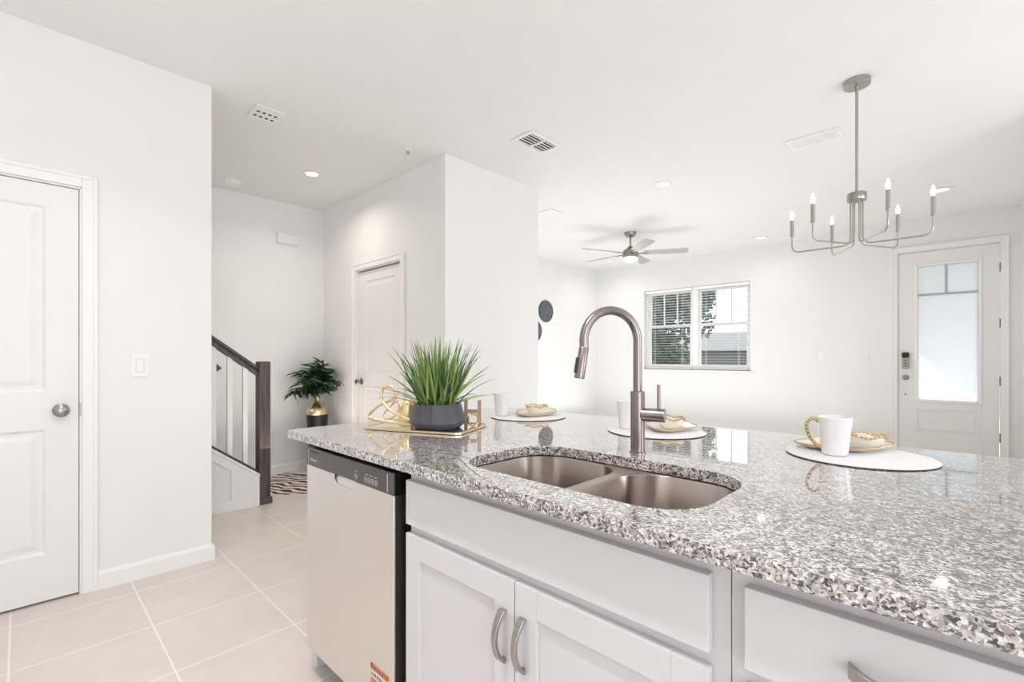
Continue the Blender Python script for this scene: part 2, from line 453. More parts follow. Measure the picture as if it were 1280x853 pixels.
base('baseboard_hall_end', [(-3.52, YB), (XB+0.014, YB)])
base('baseboard_block', [(XB, YB-0.014), (XB, YBB)])
base('baseboard_picture', [(XP, YBB), (XP, WY)], 0.13)
base('baseboard_window', [(XP, WY), (XJ, WY)], 0.13)
base('baseboard_entry', [(XJ, EY), (-0.69, EY)], 0.13)
base('baseboard_right', [(XR, EY), (XR, 4.6)], 0.13)

# ------------------------------------------------------------------ doors
def slab(w, h, t, panels, name, parent, m, loc, rz):
    """door leaf from x=0..w, z=0..h; front face y=0, body to y=t; each panel is moulded into the front"""
    b = MB(); bm = b.bm
    xs = sorted({0, w, *[p[0] for p in panels], *[p[1] for p in panels]})
    zs = sorted({0, h, *[p[2] for p in panels], *[p[3] for p in panels]})
    vg = {}
    def V(x, y, z):
        k = (round(x, 5), round(y, 5), round(z, 5))
        if k not in vg: vg[k] = bm.verts.new(k)
        return vg[k]
    for x0, x1 in zip(xs, xs[1:]):
        for z0, z1 in zip(zs, zs[1:]):
            if any(abs(p[0]-x0) < 1e-6 and abs(p[1]-x1) < 1e-6 and p[2] <= z0+1e-6 and p[3] >= z1-1e-6 for p in panels): continue
            bm.faces.new((V(x0,0,z0), V(x1,0,z0), V(x1,0,z1), V(x0,0,z1)))
    for (x0, x1, z0, z1) in panels:
        loops = []
        for ins, y in ((0, 0), (0.012, 0.009), (0.028, 0.009), (0.05, 0.003)):
            loops.append([V(x0+ins, y, z0+ins), V(x1-ins, y, z0+ins), V(x1-ins, y, z1-ins), V(x0+ins, y, z1-ins)])
        for A, B in zip(loops, loops[1:]):
            for i in range(4): bm.faces.new((A[i], A[(i+1) % 4], B[(i+1) % 4], B[i]))
        bm.faces.new(loops[-1])
    v = [bm.verts.new(c) for c in ((0,t,0),(w,t,0),(w,t,h),(0,t,h))]
    bm.faces.new(v)
    f = [bm.verts.new(c) for c in ((0,0,0),(w,0,0),(w,0,h),(0,0,h))]
    for i in range(4): bm.faces.new((f[i], f[(i+1) % 4], v[(i+1) % 4], v[i]))
    o = b.build(name, m, parent); o.location = loc; o.rotation_euler = (0, 0, rz)
    return o
def casing(parent, y0, y1, top, wd=0.062, t=0.017, name='casing'):
    """door surround in the parent's frame: x runs along the wall from y0 to y1, front towards -y"""
    b = MB()
    b.box(y0-wd, y0-0.004, -t, 0.0, 0, top+wd); b.box(y1+0.004, y1+wd, -t, 0.0, 0, top+wd); b.box(y0-0.004, y1+0.004, -t, 0.0, top+0.004, top+wd)
    for u0, u1 in ((y0-wd-0.002, y0-wd+0.016), (y1+wd-0.016, y1+wd+0.002)): b.box(u0, u1, -t-0.006, 0, 0, top+wd+0.002)
    b.box(y0-wd+0.016, y1+wd-0.016, -t-0.006, 0, top+wd-0.016, top+wd+0.002)
    o = b.build(name, 'trim', parent, bevel=0.003)
    b = MB()
    b.box(y0, y0+0.004, 0, 0.11, 0, top); b.box(y1-0.004, y1, 0, 0.11, 0, top); b.box(y0+0.004, y1-0.004, 0, 0.11, top-0.004, top)
    b.build('jamb', 'trim', parent)
    return o
def knob(parent, loc, name='knob', r=0.027):
    """round knob whose axis points to -y in the parent's frame"""
    mx = Matrix.Translation(loc) @ Matrix.Rotation(R(90), 4, 'X')
    o = MB().lathe([(0.032, 0), (0.032, 0.006), (0.027, 0.009), (0.011, 0.011), (0.010, 0.030), (0.018, 0.036), (r, 0.046), (r, 0.056), (0.020, 0.063), (0, 0.064)], 28, mx=mx).build(name, 'nickel', parent, smooth=True)
    return o
def hinge(parent, x, z, y=-0.004):
    b = MB(); b.cyl((x, y, z-0.045), (x, y, z+0.045), 0.006, 12); b.cyl((x, y, z-0.05), (x, y, z-0.045), 0.004, 12); b.cyl((x, y, z+0.045), (x, y, z+0.05), 0.004, 12)
    return b.build('hinge', 'nickel', parent, smooth=True)

# wall_left door: parent frame x along +Y, front (-y) towards +X
d1 = sroot('door_1', (XL, 0, 0), R(90))
casing(d1, D1[0], D1[1], D1[2])
slab(D1[1]-D1[0]-0.014, 2.022, 0.035, [(0.118, 0.695, 0.225, 0.830), (0.118, 0.695, 1.015, 1.915)], 'leaf', d1, 'door', (D1[0]+0.007, 0.004, 0.012), 0)
knob(d1, (0.140, 0.004, 0.932), r=0.030)
MB().box(D1[1]-0.003, D1[1]+0.0005, -0.004, 0.02, 0.90, 0.965).build('strike_plate', 'nickel', d1)
MB().box(D1[0], D1[1], 0.06, 0.11, 0.001, D1[2]-0.004).build('shadow_backing', 'dark', d1)
# hall door: x along +X, front towards -Y
d2 = sroot('door_2', (0, YB, 0))
casing(d2, D2[0], D2[1], D2[2])
slab(D2[1]-D2[0]-0.014, 2.015, 0.035, [(0.125, 0.655, 0.225, 0.880), (0.125, 0.655, 1.028, 1.920)], 'leaf', d2, 'door', (D2[0]+0.007, 0.022, 0.012), 0)
knob(d2, (-4.31, 0.022, 0.953))
for z in (1.816, 1.05, 0.25): hinge(d2, D2[1]-0.006, z, 0.012)
MB().box(D2[0], D2[1], 0.07, 0.11, 0.001, D2[2]-0.004).build('shadow_backing', 'dark', d2)
# entry door with frosted light
d3 = sroot('door_3', (0, EY, 0))
casing(d3, D3[0], D3[1], D3[2])
gx0, gx1, gz0, gz1 = -0.435, 0.070, 0.705, 2.245
b = MB(); lx0, lx1, lz0, lz1 = D3[0]+0.007, D3[1]-0.007, 0.012, 2.415
fr = 0.03
b.box(lx0, gx0-fr, 0.004, 0.045, lz0, lz1); b.box(gx1+fr, lx1, 0.004, 0.045, lz0, lz1)
b.box(gx0-fr, gx1+fr, 0.004, 0.045, gz1+fr, lz1)
b.box(gx0-fr, gx1+fr, 0.004, 0.045, lz0, 0.325); b.box(gx0-fr, gx1+fr, 0.004, 0.045, 0.585, gz0-fr)
b.box(gx0-fr, gx0, 0.004, 0.045, 0.325, 0.585); b.box(gx1, gx1+fr, 0.004, 0.045, 0.325, 0.585)
b.box(gx0, gx1, 0.012, 0.045, 0.325, 0.585); b.box(gx0+0.03, gx1-0.03, 0.006, 0.012, 0.355, 0.555)
b.build('leaf', 'door', d3, bevel=0.002)
b = MB()
b.box(gx0-fr, gx0, -0.006, 0.050, gz0-fr, gz1+fr); b.box(gx1, gx1+fr, -0.006, 0.050, gz0-fr, gz1+fr)
b.box(gx0, gx1, -0.006, 0.050, gz0-fr, gz0); b.box(gx0, gx1, -0.006, 0.050, gz1, gz1+fr)
b.build('glass_frame', 'trim', d3, bevel=0.004)
b = MB(); b.box(gx0, gx1, 0.018, 0.034, 1.905, 1.925); b.box(-0.197, -0.179, 0.018, 0.034, 1.925, gz1)
b.build('grille_bar', mat('grille_grey', (0.42, 0.43, 0.44), 0.5), d3)
MB().box(gx0, gx1, 0.022, 0.028, gz0, gz1).build('frosted_pane', 'frost', d3)
for z in (2.156, 1.558, 0.934, 0.328): hinge(d3, D3[1]-0.003, z, 0.0)
b = MB(); b.prism(rrect(-0.575, -0.511, 1.055, 1.245, 0.018), 'y', -0.022, 0.004); lk = b.build('smart_lock', 'nickel_light', d3, bevel=0.003)
MB().prism(rrect(-0.577, -0.509, 1.185, 1.250, 0.018), 'y', -0.028, -0.004).build('lock_cap', 'black', lk, bevel=0.003)
b = MB()
for i in range(3): b.box(-0.553, -0.533, -0.0245, -0.021, 1.085+i*0.032, 1.095+i*0.032)
b.build('lock_mark', 'dark', lk)
knob(d3, (-0.543, 0.004, 0.955), r=0.028)
MB().cyl((-0.543, 0.005, 0.755), (-0.543, -0.004, 0.755), 0.011, 16).build('viewer_screw', 'nickel', d3, smooth=True)
MB().box(lx0, lx1, 0.0, 0.16, 0.001, 0.011).build('threshold', 'nickel', d3)

# ------------------------------------------------------------------ window
w1 = sroot('window_1', (0, WY, 0))
x0, x1, z0, z1 = WN
xm = -3.155
b = MB()
for a0, a1, c0, c1 in ((x0, x0+0.045, z0, z1), (x1-0.045, x1, z0, z1), (x0+0.045, x1-0.045, z0, z0+0.05), (x0+0.045, x1-0.045, z1-0.045, z1), (xm-0.055, xm+0.055, z0+0.05, z1-0.045)):
    b.box(a0, a1, 0.085, 0.155, c0, c1)
b.build('frame', 'vinyl', w1, bevel=0.003)
zm = 1.690
for a0, a1 in ((x0+0.045, xm-0.055), (xm+0.055, x1-0.045)):
    for name, c0, c1, y in (('upper_sash', zm, z1-0.045, 0.118), ('lower_sash', z0+0.05, zm+0.035, 0.098)):
        b = MB(); s = 0.032
        b.box(a0, a0+s, y, y+0.03, c0, c1); b.box(a1-s, a1, y, y+0.03, c0, c1)
        b.box(a0+s, a1-s, y, y+0.03, c0, c0+s); b.box(a0+s, a1-s, y, y+0.03, c1-s, c1)
        so = b.build(name, 'vinyl', w1)
        MB().box(a0+s, a1-s, y+0.012, y+0.016, c0+s, c1-s).build('pane', 'glass', so)
        if name == 'upper_sash':
            b = MB(); wd = (a1-a0-2*s)/3
            for k in (1, 2): b.box(a0+s+wd*k-0.009, a0+s+wd*k+0.009, y+0.006, y+0.024, c0+s, c1-s)
            b.build('muntin', 'vinyl', so)
struct(MB().box(x0-0.03, x1+0.03, WY-0.035, WY+0.085, z0-0.022, z0).build('trim_1', 'trim', bevel=0.004))

def blind(a0, a1, label):
    t = thing('window_blind', ((a0+a1)/2, WY+0.05, z1-0.045), label, 'window blind', group='blinds in the living room window')
    w = a1-a0
    MB().box(-w/2, w/2, -0.026, 0.026, 0.0, 0.04).build('headrail', 'vinyl', t, bevel=0.003)
    b = MB(); n = 29; top = -0.03; bot = z0-(z1-0.045)+0.045
    for i in range(n):
        z = top + (bot-top)*i/(n-1)
        b.box(-w/2+0.004, w/2-0.004, -0.0225, 0.0225, -0.0009, 0.0009, Matrix.Translation((0, 0, z)) @ Matrix.Rotation(R(-1), 4, 'X'))
    b.build('slats', 'vinyl', t)
    MB().box(-w/2+0.004, w/2-0.004, -0.024, 0.024, bot-0.035, bot-0.017).build('bottom_rail', 'vinyl', t, bevel=0.003)
    for k in (-0.30, 0.30):
        c = MB(); c.cyl((k*w, -0.025, 0.0), (k*w, -0.025, bot-0.02), 0.0016, 6); c.cyl((k*w, 0.025, 0.0), (k*w, 0.025, bot-0.02), 0.0016, 6)
        c.build('ladder_cord', 'vinyl', t)
    return t
blind(x0+0.012, xm-0.03, 'white open-slat blind in the left half of the window')
blind(xm+0.03, x1-0.012, 'white open-slat blind in the right half of the window')

# ------------------------------------------------------------------ stair
SL = 0.75
def zk(y): return 0.255 + SL*(1.335-y)          # top of knee wall along y
st = sroot('trim_2', (0, 0, 0)); st.name = 'trim_2'
b = MB()
ye = -1.2
b.prism([(1.335, 0), (1.335, zk(1.335)), (ye, zk(ye)), (ye, 0)], 'x', -4.22, -4.11)
b.build('knee_wall', 'wall', st)
b = MB()   # applied panelling: bottom rail, end stile, sloping top rail
b.box(-4.11, -4.098, ye, 1.335, 0, 0.085)
b.prism([(1.335, 0.085), (1.335, zk(1.335)), (1.13, zk(1.13)), (1.13, 0.085)], 'x', -4.11, -4.098)
b.prism([(1.13, zk(1.13)-0.095), (1.13, zk(1.13)), (ye, zk(ye)), (ye, zk(ye)-0.095)], 'x', -4.11, -4.098)
b.prism([(1.337, zk(1.335)-0.022), (1.337, zk(1.335)), (ye, zk(ye)), (ye, zk(ye)-0.022)], 'x', -4.098, -4.09)
b.build('panel_moulding', 'trim', st, bevel=0.002)
for i in range(11):
    yy = 1.30 - 0.25*i; zz = 0.185*(i+1)
    MB().box(-5.098, -4.221, yy-0.27, yy, max(0, zz-0.185), zz-0.025).build('riser', 'trim', st)
    MB().box(-5.098, -4.221, yy-0.27, yy+0.025, zz-0.025, zz).build('tread', 'espresso', st, bevel=0.006)
b = MB(); b.prism([(1.32, 0.0), (1.32, 0.36), (ye, 0.36+SL*(1.32-ye)), (ye, SL*(1.32-ye))], 'x', -5.099, -5.085)
b.build('skirt_board', 'trim', st)

rl = thing('stair_railing', (-4.16, 1.38, 0), 'dark brown stair railing with square newel post and white balusters', 'stair railing')
b = MB(); b.box(-0.045, 0.045, -0.045, 0.045, 0, 1.158)
b.build('newel_post', 'espresso', rl, bevel=0.008)
MB().box(-0.056, 0.056, -0.056, 0.056, 0, 0.052).build('newel_foot', 'espresso', rl, bevel=0.006)
def zr(y): return 1.118 + SL*(1.335-y)       # top of rail
b = MB(); y0r = 1.335-1.38; ye2 = -1.0-1.38
for (xa, xb, lo, hi) in ((-0.030, 0.030, 0.0, 0.028), (-0.020, 0.020, 0.028, 0.045), (-0.030, 0.030, 0.045, 0.078)):
    b.prism([(y0r, zr(1.335)-hi), (y0r, zr(1.335)-lo), (ye2, zr(-1.0)-lo), (ye2, zr(-1.0)-hi)], 'x', xa, xb)
b.build('handrail', 'espresso', rl, bevel=0.004)
b = MB(); b.prism([(y0r, zk(1.335)), (y0r, zk(1.335)+0.024), (ye2, zk(-1.0)+0.024), (ye2, zk(-1.0))], 'x', -0.032, 0.032)
b.build('shoe_rail', 'espresso', rl, bevel=0.003)
for i in range(9):
    yb = 1.245 - 0.110*i; h = 0.017
    b = MB(); b.prism([(yb-1.38-h, zk(yb-h)+0.024), (yb-1.38+h, zk(yb+h)+0.024), (yb-1.38+h, zr(yb+h)-0.078), (yb-1.38-h, zr(yb-h)-0.078)], 'x', -h, h)
    b.build('baluster', 'trim', rl)

hr = thing('wall_handrail', (-5.04, 1.30, 1.0), 'dark wooden handrail end on the stair wall, seen between white balusters', 'handrail')
b = MB(); b.prism([(0.01, 0.09), (-0.04, 0.135), (-1.6, 0.135+SL*1.56), (-1.6, 0.06+SL*1.56), (-0.04, 0.055)], 'x', -0.025, 0.03)
b.build('rail', 'espresso', hr, bevel=0.008)
b = MB(); b.box(-0.06, 0.0, -0.34, -0.31, 0.27, 0.30); b.build('bracket', 'nickel', hr)

# ------------------------------------------------------------------ island: cabinets, dishwasher, counter, sink
ZT = 0.914; ZU = 0.886
YF = 0.75; YFR = 0.77
def handle(parent, horizontal=False, loc=(0, 0, 0)):
    L = 0.116; b = MB(); n = 18; rings = []
    for i in range(n+1):
        t = i/n; u = (t-0.5)*L
        out = -0.005-0.026*math.sin(PI*t)**0.75
        w = 0.0065 + 0.0035*abs(2*t-1)**2
        th = 0.0045
        mid = -(u) if not horizontal else u
        if horizontal: ring = [(u, out-th, -w), (u, out+th, -w), (u, out+th, w), (u, out-th, w)]
        else: ring = [(-w, out-th, u), (-w, out+th, u), (w, out+th, u), (w, out-th, u)]
        rings.append([b.bm.verts.new(p) for p in ring])
    for A, B in zip(rings, rings[1:]):
        for k in range(4): b.bm.faces.new((A[k], A[(k+1) % 4], B[(k+1) % 4], B[k]))
    b.bm.faces.new(rings[0]); b.bm.faces.new(rings[-1])
    for s in (-1, 1):
        p = (s*(L/2-0.006), -0.012, 0) if horizontal else (0, -0.012, s*(L/2-0.006))
        q = (p[0], 0.0, p[2]); b.cyl(p, q, 0.005, 10)
    o = b.build('handle', 'nickel_light', parent, smooth=True, bevel=0.0015); o.location = loc
    return o
def shaker(parent, x0, x1, z0, z1, name='door', rail=0.062):
    b = MB()
    b.box(x0, x0+rail, YF, YF+0.019, z0, z1); b.box(x1-rail, x1, YF, YF+0.019, z0, z1)
    b.box(x0+rail, x1-rail, YF, YF+0.019, z0, z0+rail); b.box(x0+rail, x1-rail, YF, YF+0.019, z1-rail, z1)
    b.box(x0+rail, x1-rail, YF+0.009, YF+0.016, z0+rail, z1-rail)
    return b.build(name, 'cabinet', parent, bevel=0.0012)
def cabinet(x0, x1, label, group='white island base cabinets'):
    t = thing('base_cabinet', (0, 0, 0), label, 'cabinet', group=group)
    b = MB()
    b.box(x0, x0+0.018, YFR+0.019, 1.36, 0, ZU); b.box(x1-0.018, x1, YFR+0.019, 1.36, 0, ZU)
    b.box(x0+0.018, x1-0.018, 1.35, 1.36, 0.1, ZU); b.box(x0+0.018, x1-0.018, YFR+0.019, 1.35, 0.1, 0.118)
    b.build('body', 'cabinet', t)
    b = MB(); g = 0.0008
    b.box(x0+g, x0+0.038, YFR, YFR+0.019, 0.1, ZU-0.001); b.box(x1-0.038, x1-g, YFR, YFR+0.019, 0.1, ZU-0.001)
    b.box(x0+0.038, x1-0.038, YFR, YFR+0.019, 0.845, ZU-0.001); b.box(x0+0.038, x1-0.038, YFR, YFR+0.019, 0.69, 0.74); b.box(x0+0.038, x1-0.038, YFR, YFR+0.019, 0.1, 0.14)
    b.build('face_frame', 'cabinet', t, bevel=0.0006)
    MB().box(x0, x1, YFR+0.075, YFR+0.09, 0, 0.1).build('toe_kick', 'cabinet', t)
    return t
c1 = cabinet(-1.140, -0.267, 'white sink base cabinet with two arched-handle doors beside the dishwasher')
MB().box(-1.136, -0.295, YF, YF+0.019, 0.727, 0.850).build('false_drawer_front', 'cabinet', c1, bevel=0.0015)
dl = shaker(c1, -1.136, -0.7175, 0.125, 0.702); dr = shaker(c1, -0.7145, -0.295, 0.125, 0.702)
handle(dl, False, (-0.747, YF, 0.574)); handle(dr, False, (-0.688, YF, 0.576))
c2 = cabinet(-0.267, 0.143, 'white drawer cabinet right of the sink cabinet with a horizontal handle')
dw_ = MB().box(-0.242, 0.118, YF, YF+0.019, 0.727, 0.850).build('drawer', 'cabinet', c2, bevel=0.0015)
handle(dw_, True, (-0.055, YF, 0.7885))
shaker(c2, -0.242, 0.118, 0.125, 0.702)
# end panel and knee wall behind the cabinets
struct(MB().box(-1.830, -1.802, YFR+0.02, 1.36, 0, ZU).box(-1.830, 0.20, 1.361, 1.40, 0, ZU).box(0.144, 0.20, YFR+0.02, 1.36, 0, ZU).build('trim_3', 'cabinet'))

# dishwasher
dwx0, dwx1 = -1.794, -1.197
dw = thing('dishwasher', (-1.4955, YF, 0), 'stainless steel dishwasher with grey control panel at the island end', 'dishwasher')
ox = -1.4955
def L(x): return x-ox
b = MB()
nx0, nx1, nz = L(-1.578), L(-1.432), 0.762
front = [(L(dwx0), 0.108), (L(dwx1), 0.108), (L(dwx1), 0.791), (nx1+0.004, 0.791)]
for k in range(9): front.append((nx1-0.018+0.018*math.cos(R(-90*k/8)), nz+0.018-0.018*math.sin(R(90*k/8))))
for k in range(9): front.append((nx0+0.050-0.05*math.sin(R(90*k/8)), nz+0.029-0.029*math.cos(R(90*k/8))))
front += [(L(dwx0), 0.791)]
b.prism(front, 'y', 0.0, 0.007); b.build('door_panel', 'steel', dw, bevel=0.002)
MB().box(L(dwx0)+0.001, L(dwx1)-0.001, 0.0305, 0.055, 0.108, 0.791).box(L(dwx0)+0.001, L(dwx1)-0.001, 0.0072, 0.0302, 0.108, 0.750).box(nx1+0.006, L(dwx1)-0.001, 0.0072, 0.0302, 0.750, 0.791).build('door_edge', 'steel_edge', dw)
b = MB(); b.prism([(0.0285, 0.755), (0.0008, 0.757), (0.004, 0.768), (0.014, 0.7905), (0.0285, 0.7905)], 'x', nx0+0.001, nx1-0.001)
b.build('handle_pocket', 'steel', dw)
cp = MB().box(L(dwx0), L(dwx1), -0.003, 0.006, 0.7925, 0.858).build('control_panel', 'panel_dark', dw, bevel=0.003)
MB().box(L(dwx0)+0.001, L(dwx1)-0.001, 0.0062, 0.0303, 0.7925, 0.857).box(L(dwx0), L(dwx1)+0.002, 0.0305, 0.060, 0.7925, 0.8845).build('panel_back', 'black', cp)
for xa, xb in ((-1.773, -1.771), (-1.228, -1.2255)): MB().box(L(xa), L(xb), -0.0036, -0.003, 0.798, 0.851).build('panel_line', 'icon', cp)
MB().box(L(-1.758), L(-1.688), -0.0036, -0.003, 0.8425, 0.8470).build('vent_slot', 'black', cp)
def ring2(b, x, z, r, w=0.0016):
    o = [(x+r*math.cos(2*PI*k/20), z+r*1.05*math.sin(2*PI*k/20)) for k in range(20)]
    i = [(x+(r-w)*math.cos(2*PI*k/20), z+(r-w)*1.05*math.sin(2*PI*k/20)) for k in range(20)]
    O = [b.bm.verts.new((p[0], -0.0036, p[1])) for p in o]; I = [b.bm.verts.new((p[0], -0.0036, p[1])) for p in i]
    for k in range(20): b.bm.faces.new((O[k], O[(k+1) % 20], I[(k+1) % 20], I[k]))
for x in (-1.413, -1.352, -1.331, -1.311, -1.290):
    b = MB(); ring2(b, L(x), 0.812, 0.0085); b.box(L(x)-0.002, L(x)+0.002, -0.0036, -0.003, 0.810, 0.814)
    b.build('button', 'icon', cp)
b = MB()
for x in (-1.414, -1.347, -1.319, -1.292): MB().box(L(x)-0.008, L(x)+0.008, -0.0036, -0.003, 0.8275, 0.8290).build('indicator_mark', 'icon', cp)
def text(s, size, name, m, parent, loc, rot):
    cu = bpy.data.curves.new(name, 'FONT'); cu.body = s; cu.size = size; cu.extrude = 0.0002
    o = bpy.data.objects.new(name, cu); COL.objects.link(o)
    dg = bpy.context.evaluated_depsgraph_get(); me = bpy.data.meshes.new_from_object(o.evaluated_get(dg))
    bpy.data.objects.remove(o); me.materials.clear(); me.materials.append(M[m])
    k = bpy.data.objects.new(name, me); COL.objects.link(k); k.parent = parent; k.location = loc; k.rotation_euler = rot
    return k
text('Whirlpool', 0.013, 'maker_badge', 'icon', cp, (L(-1.757), -0.0034, 0.812), (R(90), 0, 0))
b = MB(); b.box(L(-1.325), L(-1.222), -0.0008, 0.0, 0.13, 0.256); sk = b.build('sticker', 'sticker', dw)
MB().box(L(-1.325), L(-1.222), -0.0012, -0.0008, 0.213, 0.236).build('sticker_band', 'sticker_white', sk)
b = MB()
random.seed(3)
for (za, zb, n) in ((0.220, 0.229, 9), (0.243, 0.249, 8)):
    for i in range(n):
        xx = L(-1.320)+0.095*i/n; b.box(xx, xx+random.uniform(0.004, 0.008), -0.0015, -0.0012, za, zb)
b.prism([(L(-1.325), 0.256), (L(-1.325), 0.240), (L(-1.311), 0.256)], 'y', -0.0013, -0.0008)
b.build('sticker_print', 'sticker_ink', sk)
b = MB(); b.box(L(dwx0)+0.005, L(-1.143), 0.061, 0.59, 0.11, 0.884); b.build('tub', 'black', dw)
b = MB(); b.box(L(dwx0)+0.05, L(dwx1)-0.02, 0.11, 0.12, 0.001, 0.10); b.build('kick_plate', 'steel_edge', dw)
for s in (L(dwx0)+0.03, L(dwx1)-0.03):
    MB().cyl((s, 0.16, 0.0), (s, 0.16, 0.11), 0.014, 12).build('leveling_foot', 'dark', dw)

# countertop with the sink cut-out
SX0, SX1, SY0, SY1, SR = -1.000, -0.352, 0.803, 1.172, 0.115
outer = []
CX0, CX1, CY0, CY1 = -1.885, 0.24, 0.71, 1.905
outer = rrect(CX0, CX1, CY0, CY1, 0.012, 4)
inner = rrect(SX0, SX1, SY0, SY1, SR, 12)
b = MB(); bm = b.bm
loops = []
for pts in (outer, inner):
    vs = [bm.verts.new((p[0], p[1], ZT)) for p in pts]
    loops.append([bm.edges.new((vs[i], vs[(i+1) % len(vs)])) for i in range(len(vs))])
bmesh.ops.triangle_fill(bm, use_beauty=True, use_dissolve=False, edges=loops[0]+loops[1])
g = bmesh.ops.extrude_face_region(bm, geom=bm.faces[:])
bmesh.ops.translate(bm, vec=(0, 0, ZU-ZT), verts=[v for v in g['geom'] if isinstance(v, bmesh.types.BMVert)])
ct = b.build('countertop', 'granite', bevel=0.004, seg=3)
tag(ct, 'speckled grey polished granite countertop covering the whole kitchen island', 'countertop')

# sink: two bowls hung under the stone
sk = thing('kitchen_sink', ((SX0+SX1)/2, (SY0+SY1)/2, 0.68), 'double-bowl stainless steel sink set under the granite counter', 'sink')
sx, sy = sk.location.x, sk.location.y
def bowl(x0, x1, y0, y1, r, ztop, depth, name):
    b = MB(); bm = b.bm; rings = []
    prof = [(0, 0), (0.003, -0.004), (0.006, -depth*0.5), (0.014, -depth+0.05), (0.024, -depth+0.022), (0.045, -depth+0.006), (0.075, -depth)]
    for ins, dz in prof:
        pts = rrect(x0+ins, x1-ins, y0+ins, y1-ins, max(0.02, r-ins*0.6), 10)
        rings.append([bm.verts.new((p[0]-sx, p[1]-sy, ztop+dz-0.68)) for p in pts])
    n = len(rings[0])
    for A, B in zip(rings, rings[1:]):
        for k in range(n): bm.faces.new((A[k], A[(k+1) % n], B[(k+1) % n], B[k]))
    bm.faces.new(rings[-1])
    o = b.build(name, 'sink', sk, smooth=True)
    sol = o.modifiers.new('thickness', 'SOLIDIFY'); sol.thickness = 0.0015; sol.offset = 1
    cx_, cy_ = (x0+x1)/2-sx, (y0+y1)/2-sy+0.05
    z = ztop-depth-0.68
    MB().lathe([(0.0, 0.0015), (0.026, 0.0015), (0.030, 0.004), (0.043, 0.003), (0.044, 0.0005)], 28, c=(cx_, cy_, z), cap=False).build('drain', 'nickel', o, smooth=True)
    return o
E = 0.004; XD = -0.672
bowl(SX0-E, XD-0.013, SY0-E, SY1+E, 0.105, ZU-0.002, 0.20, 'bowl')
bowl(XD+0.013, SX1+E, SY0-E, SY1+E, 0.105, ZU-0.002, 0.20, 'bowl')
# flange: flat rim with two holes
b = MB(); bm = b.bm; el = []
for pts in (rrect(SX0-0.03, SX1+0.03, SY0-0.03, SY1+0.03, 0.12, 10), rrect(SX0-E, XD-0.013, SY0-E, SY1+E, 0.105, 10), rrect(XD+0.013, SX1+E, SY0-E, SY1+E, 0.105, 10)):
    vs = [bm.verts.new((p[0]-sx, p[1]-sy, ZU-0.002-0.68)) for p in pts]
    el += [bm.edges.new((vs[i], vs[(i+1) % len(vs)])) for i in range(len(vs))]
bmesh.ops.triangle_fill(bm, use_beauty=True, use_dissolve=False, edges=el)
b.build('rim', 'sink', sk)

# faucet
th = R(43.952)
VR = Vector((math.cos(th), math.sin(th), 0)); VF = Vector((-math.sin(th), math.cos(th), 0)); VU = Vector((0, 0, 1))
fc = thing('kitchen_faucet', (-0.698, 1.253, ZT), 'tall brushed stainless gooseneck faucet with side lever behind the sink', 'faucet')
MB().lathe([(0.0235, 0), (0.0235, 0.004), (0.0205, 0.006), (0.0205, 0.178), (0.017, 0.180)], 32).build('column', 'faucet', fc, smooth=True)
sd = (-0.95*VR - 0.30*VF).normalized()
rA = 0.0865; zs = 0.326
pts = [Vector((0, 0, 0.175)), Vector((0, 0, 0.26)), Vector((0, 0, zs))]
for k in range(1, 25):
    a = PI*k/24*1.03
    pts.append(sd*(rA*(1-math.cos(a))) + VU*(zs+rA*math.sin(a)))
e = pts[-1]; dn = (pts[-1]-pts[-2]).normalized()
hd = (dn*0.8 + (sd*0.12-VU)*0.2).normalized()
pts.append(e + hd*0.012)
MB().tube(pts, 0.0128, 20).build('gooseneck', 'faucet', fc, smooth=True)
p0 = pts[-1]; hd2 = (sd*0.17 - VU).normalized()
mx = Matrix.Translation(p0) @ hd2.to_track_quat('Z', 'Y').to_matrix().to_4x4()
sp = MB().lathe([(0.0125, -0.001), (0.0138, 0.001), (0.0146, 0.085), (0.0140, 0.088), (0.010, 0.088), (0.010, 0.083)], 28, mx=mx).build('spray_head', 'faucet', fc, smooth=True)
# button on the outer side of the spray head
q = p0 + hd2*0.052
side = (sd - hd2*sd.dot(hd2)).normalized(); tng = hd2.cross(side)
mb = Matrix.Translation(q + side*0.0135) @ Matrix((( tng.x, hd2.x, side.x, 0), (tng.y, hd2.y, side.y, 0), (tng.z, hd2.z, side.z, 0), (0, 0, 0, 1)))
MB().box(-0.006, 0.006, -0.022, 0.022, 0, 0.004, mb).build('spray_button', 'dark', sp, bevel=0.0015)
hdv = (0.89*VR - 0.46*VF).normalized()
hz = Vector((0, 0, 0.112))
hv = MB().cyl(hz + hdv*0.012, hz + hdv*0.078, 0.0195, 28).build('valve_body', 'faucet', fc, smooth=True, bevel=0.0015)
lz = hz + hdv*0.060
MB().cyl(lz + VU*0.012, lz + VU*0.088, 0.0048, 16).build('lever', 'faucet', hv, smooth=True)

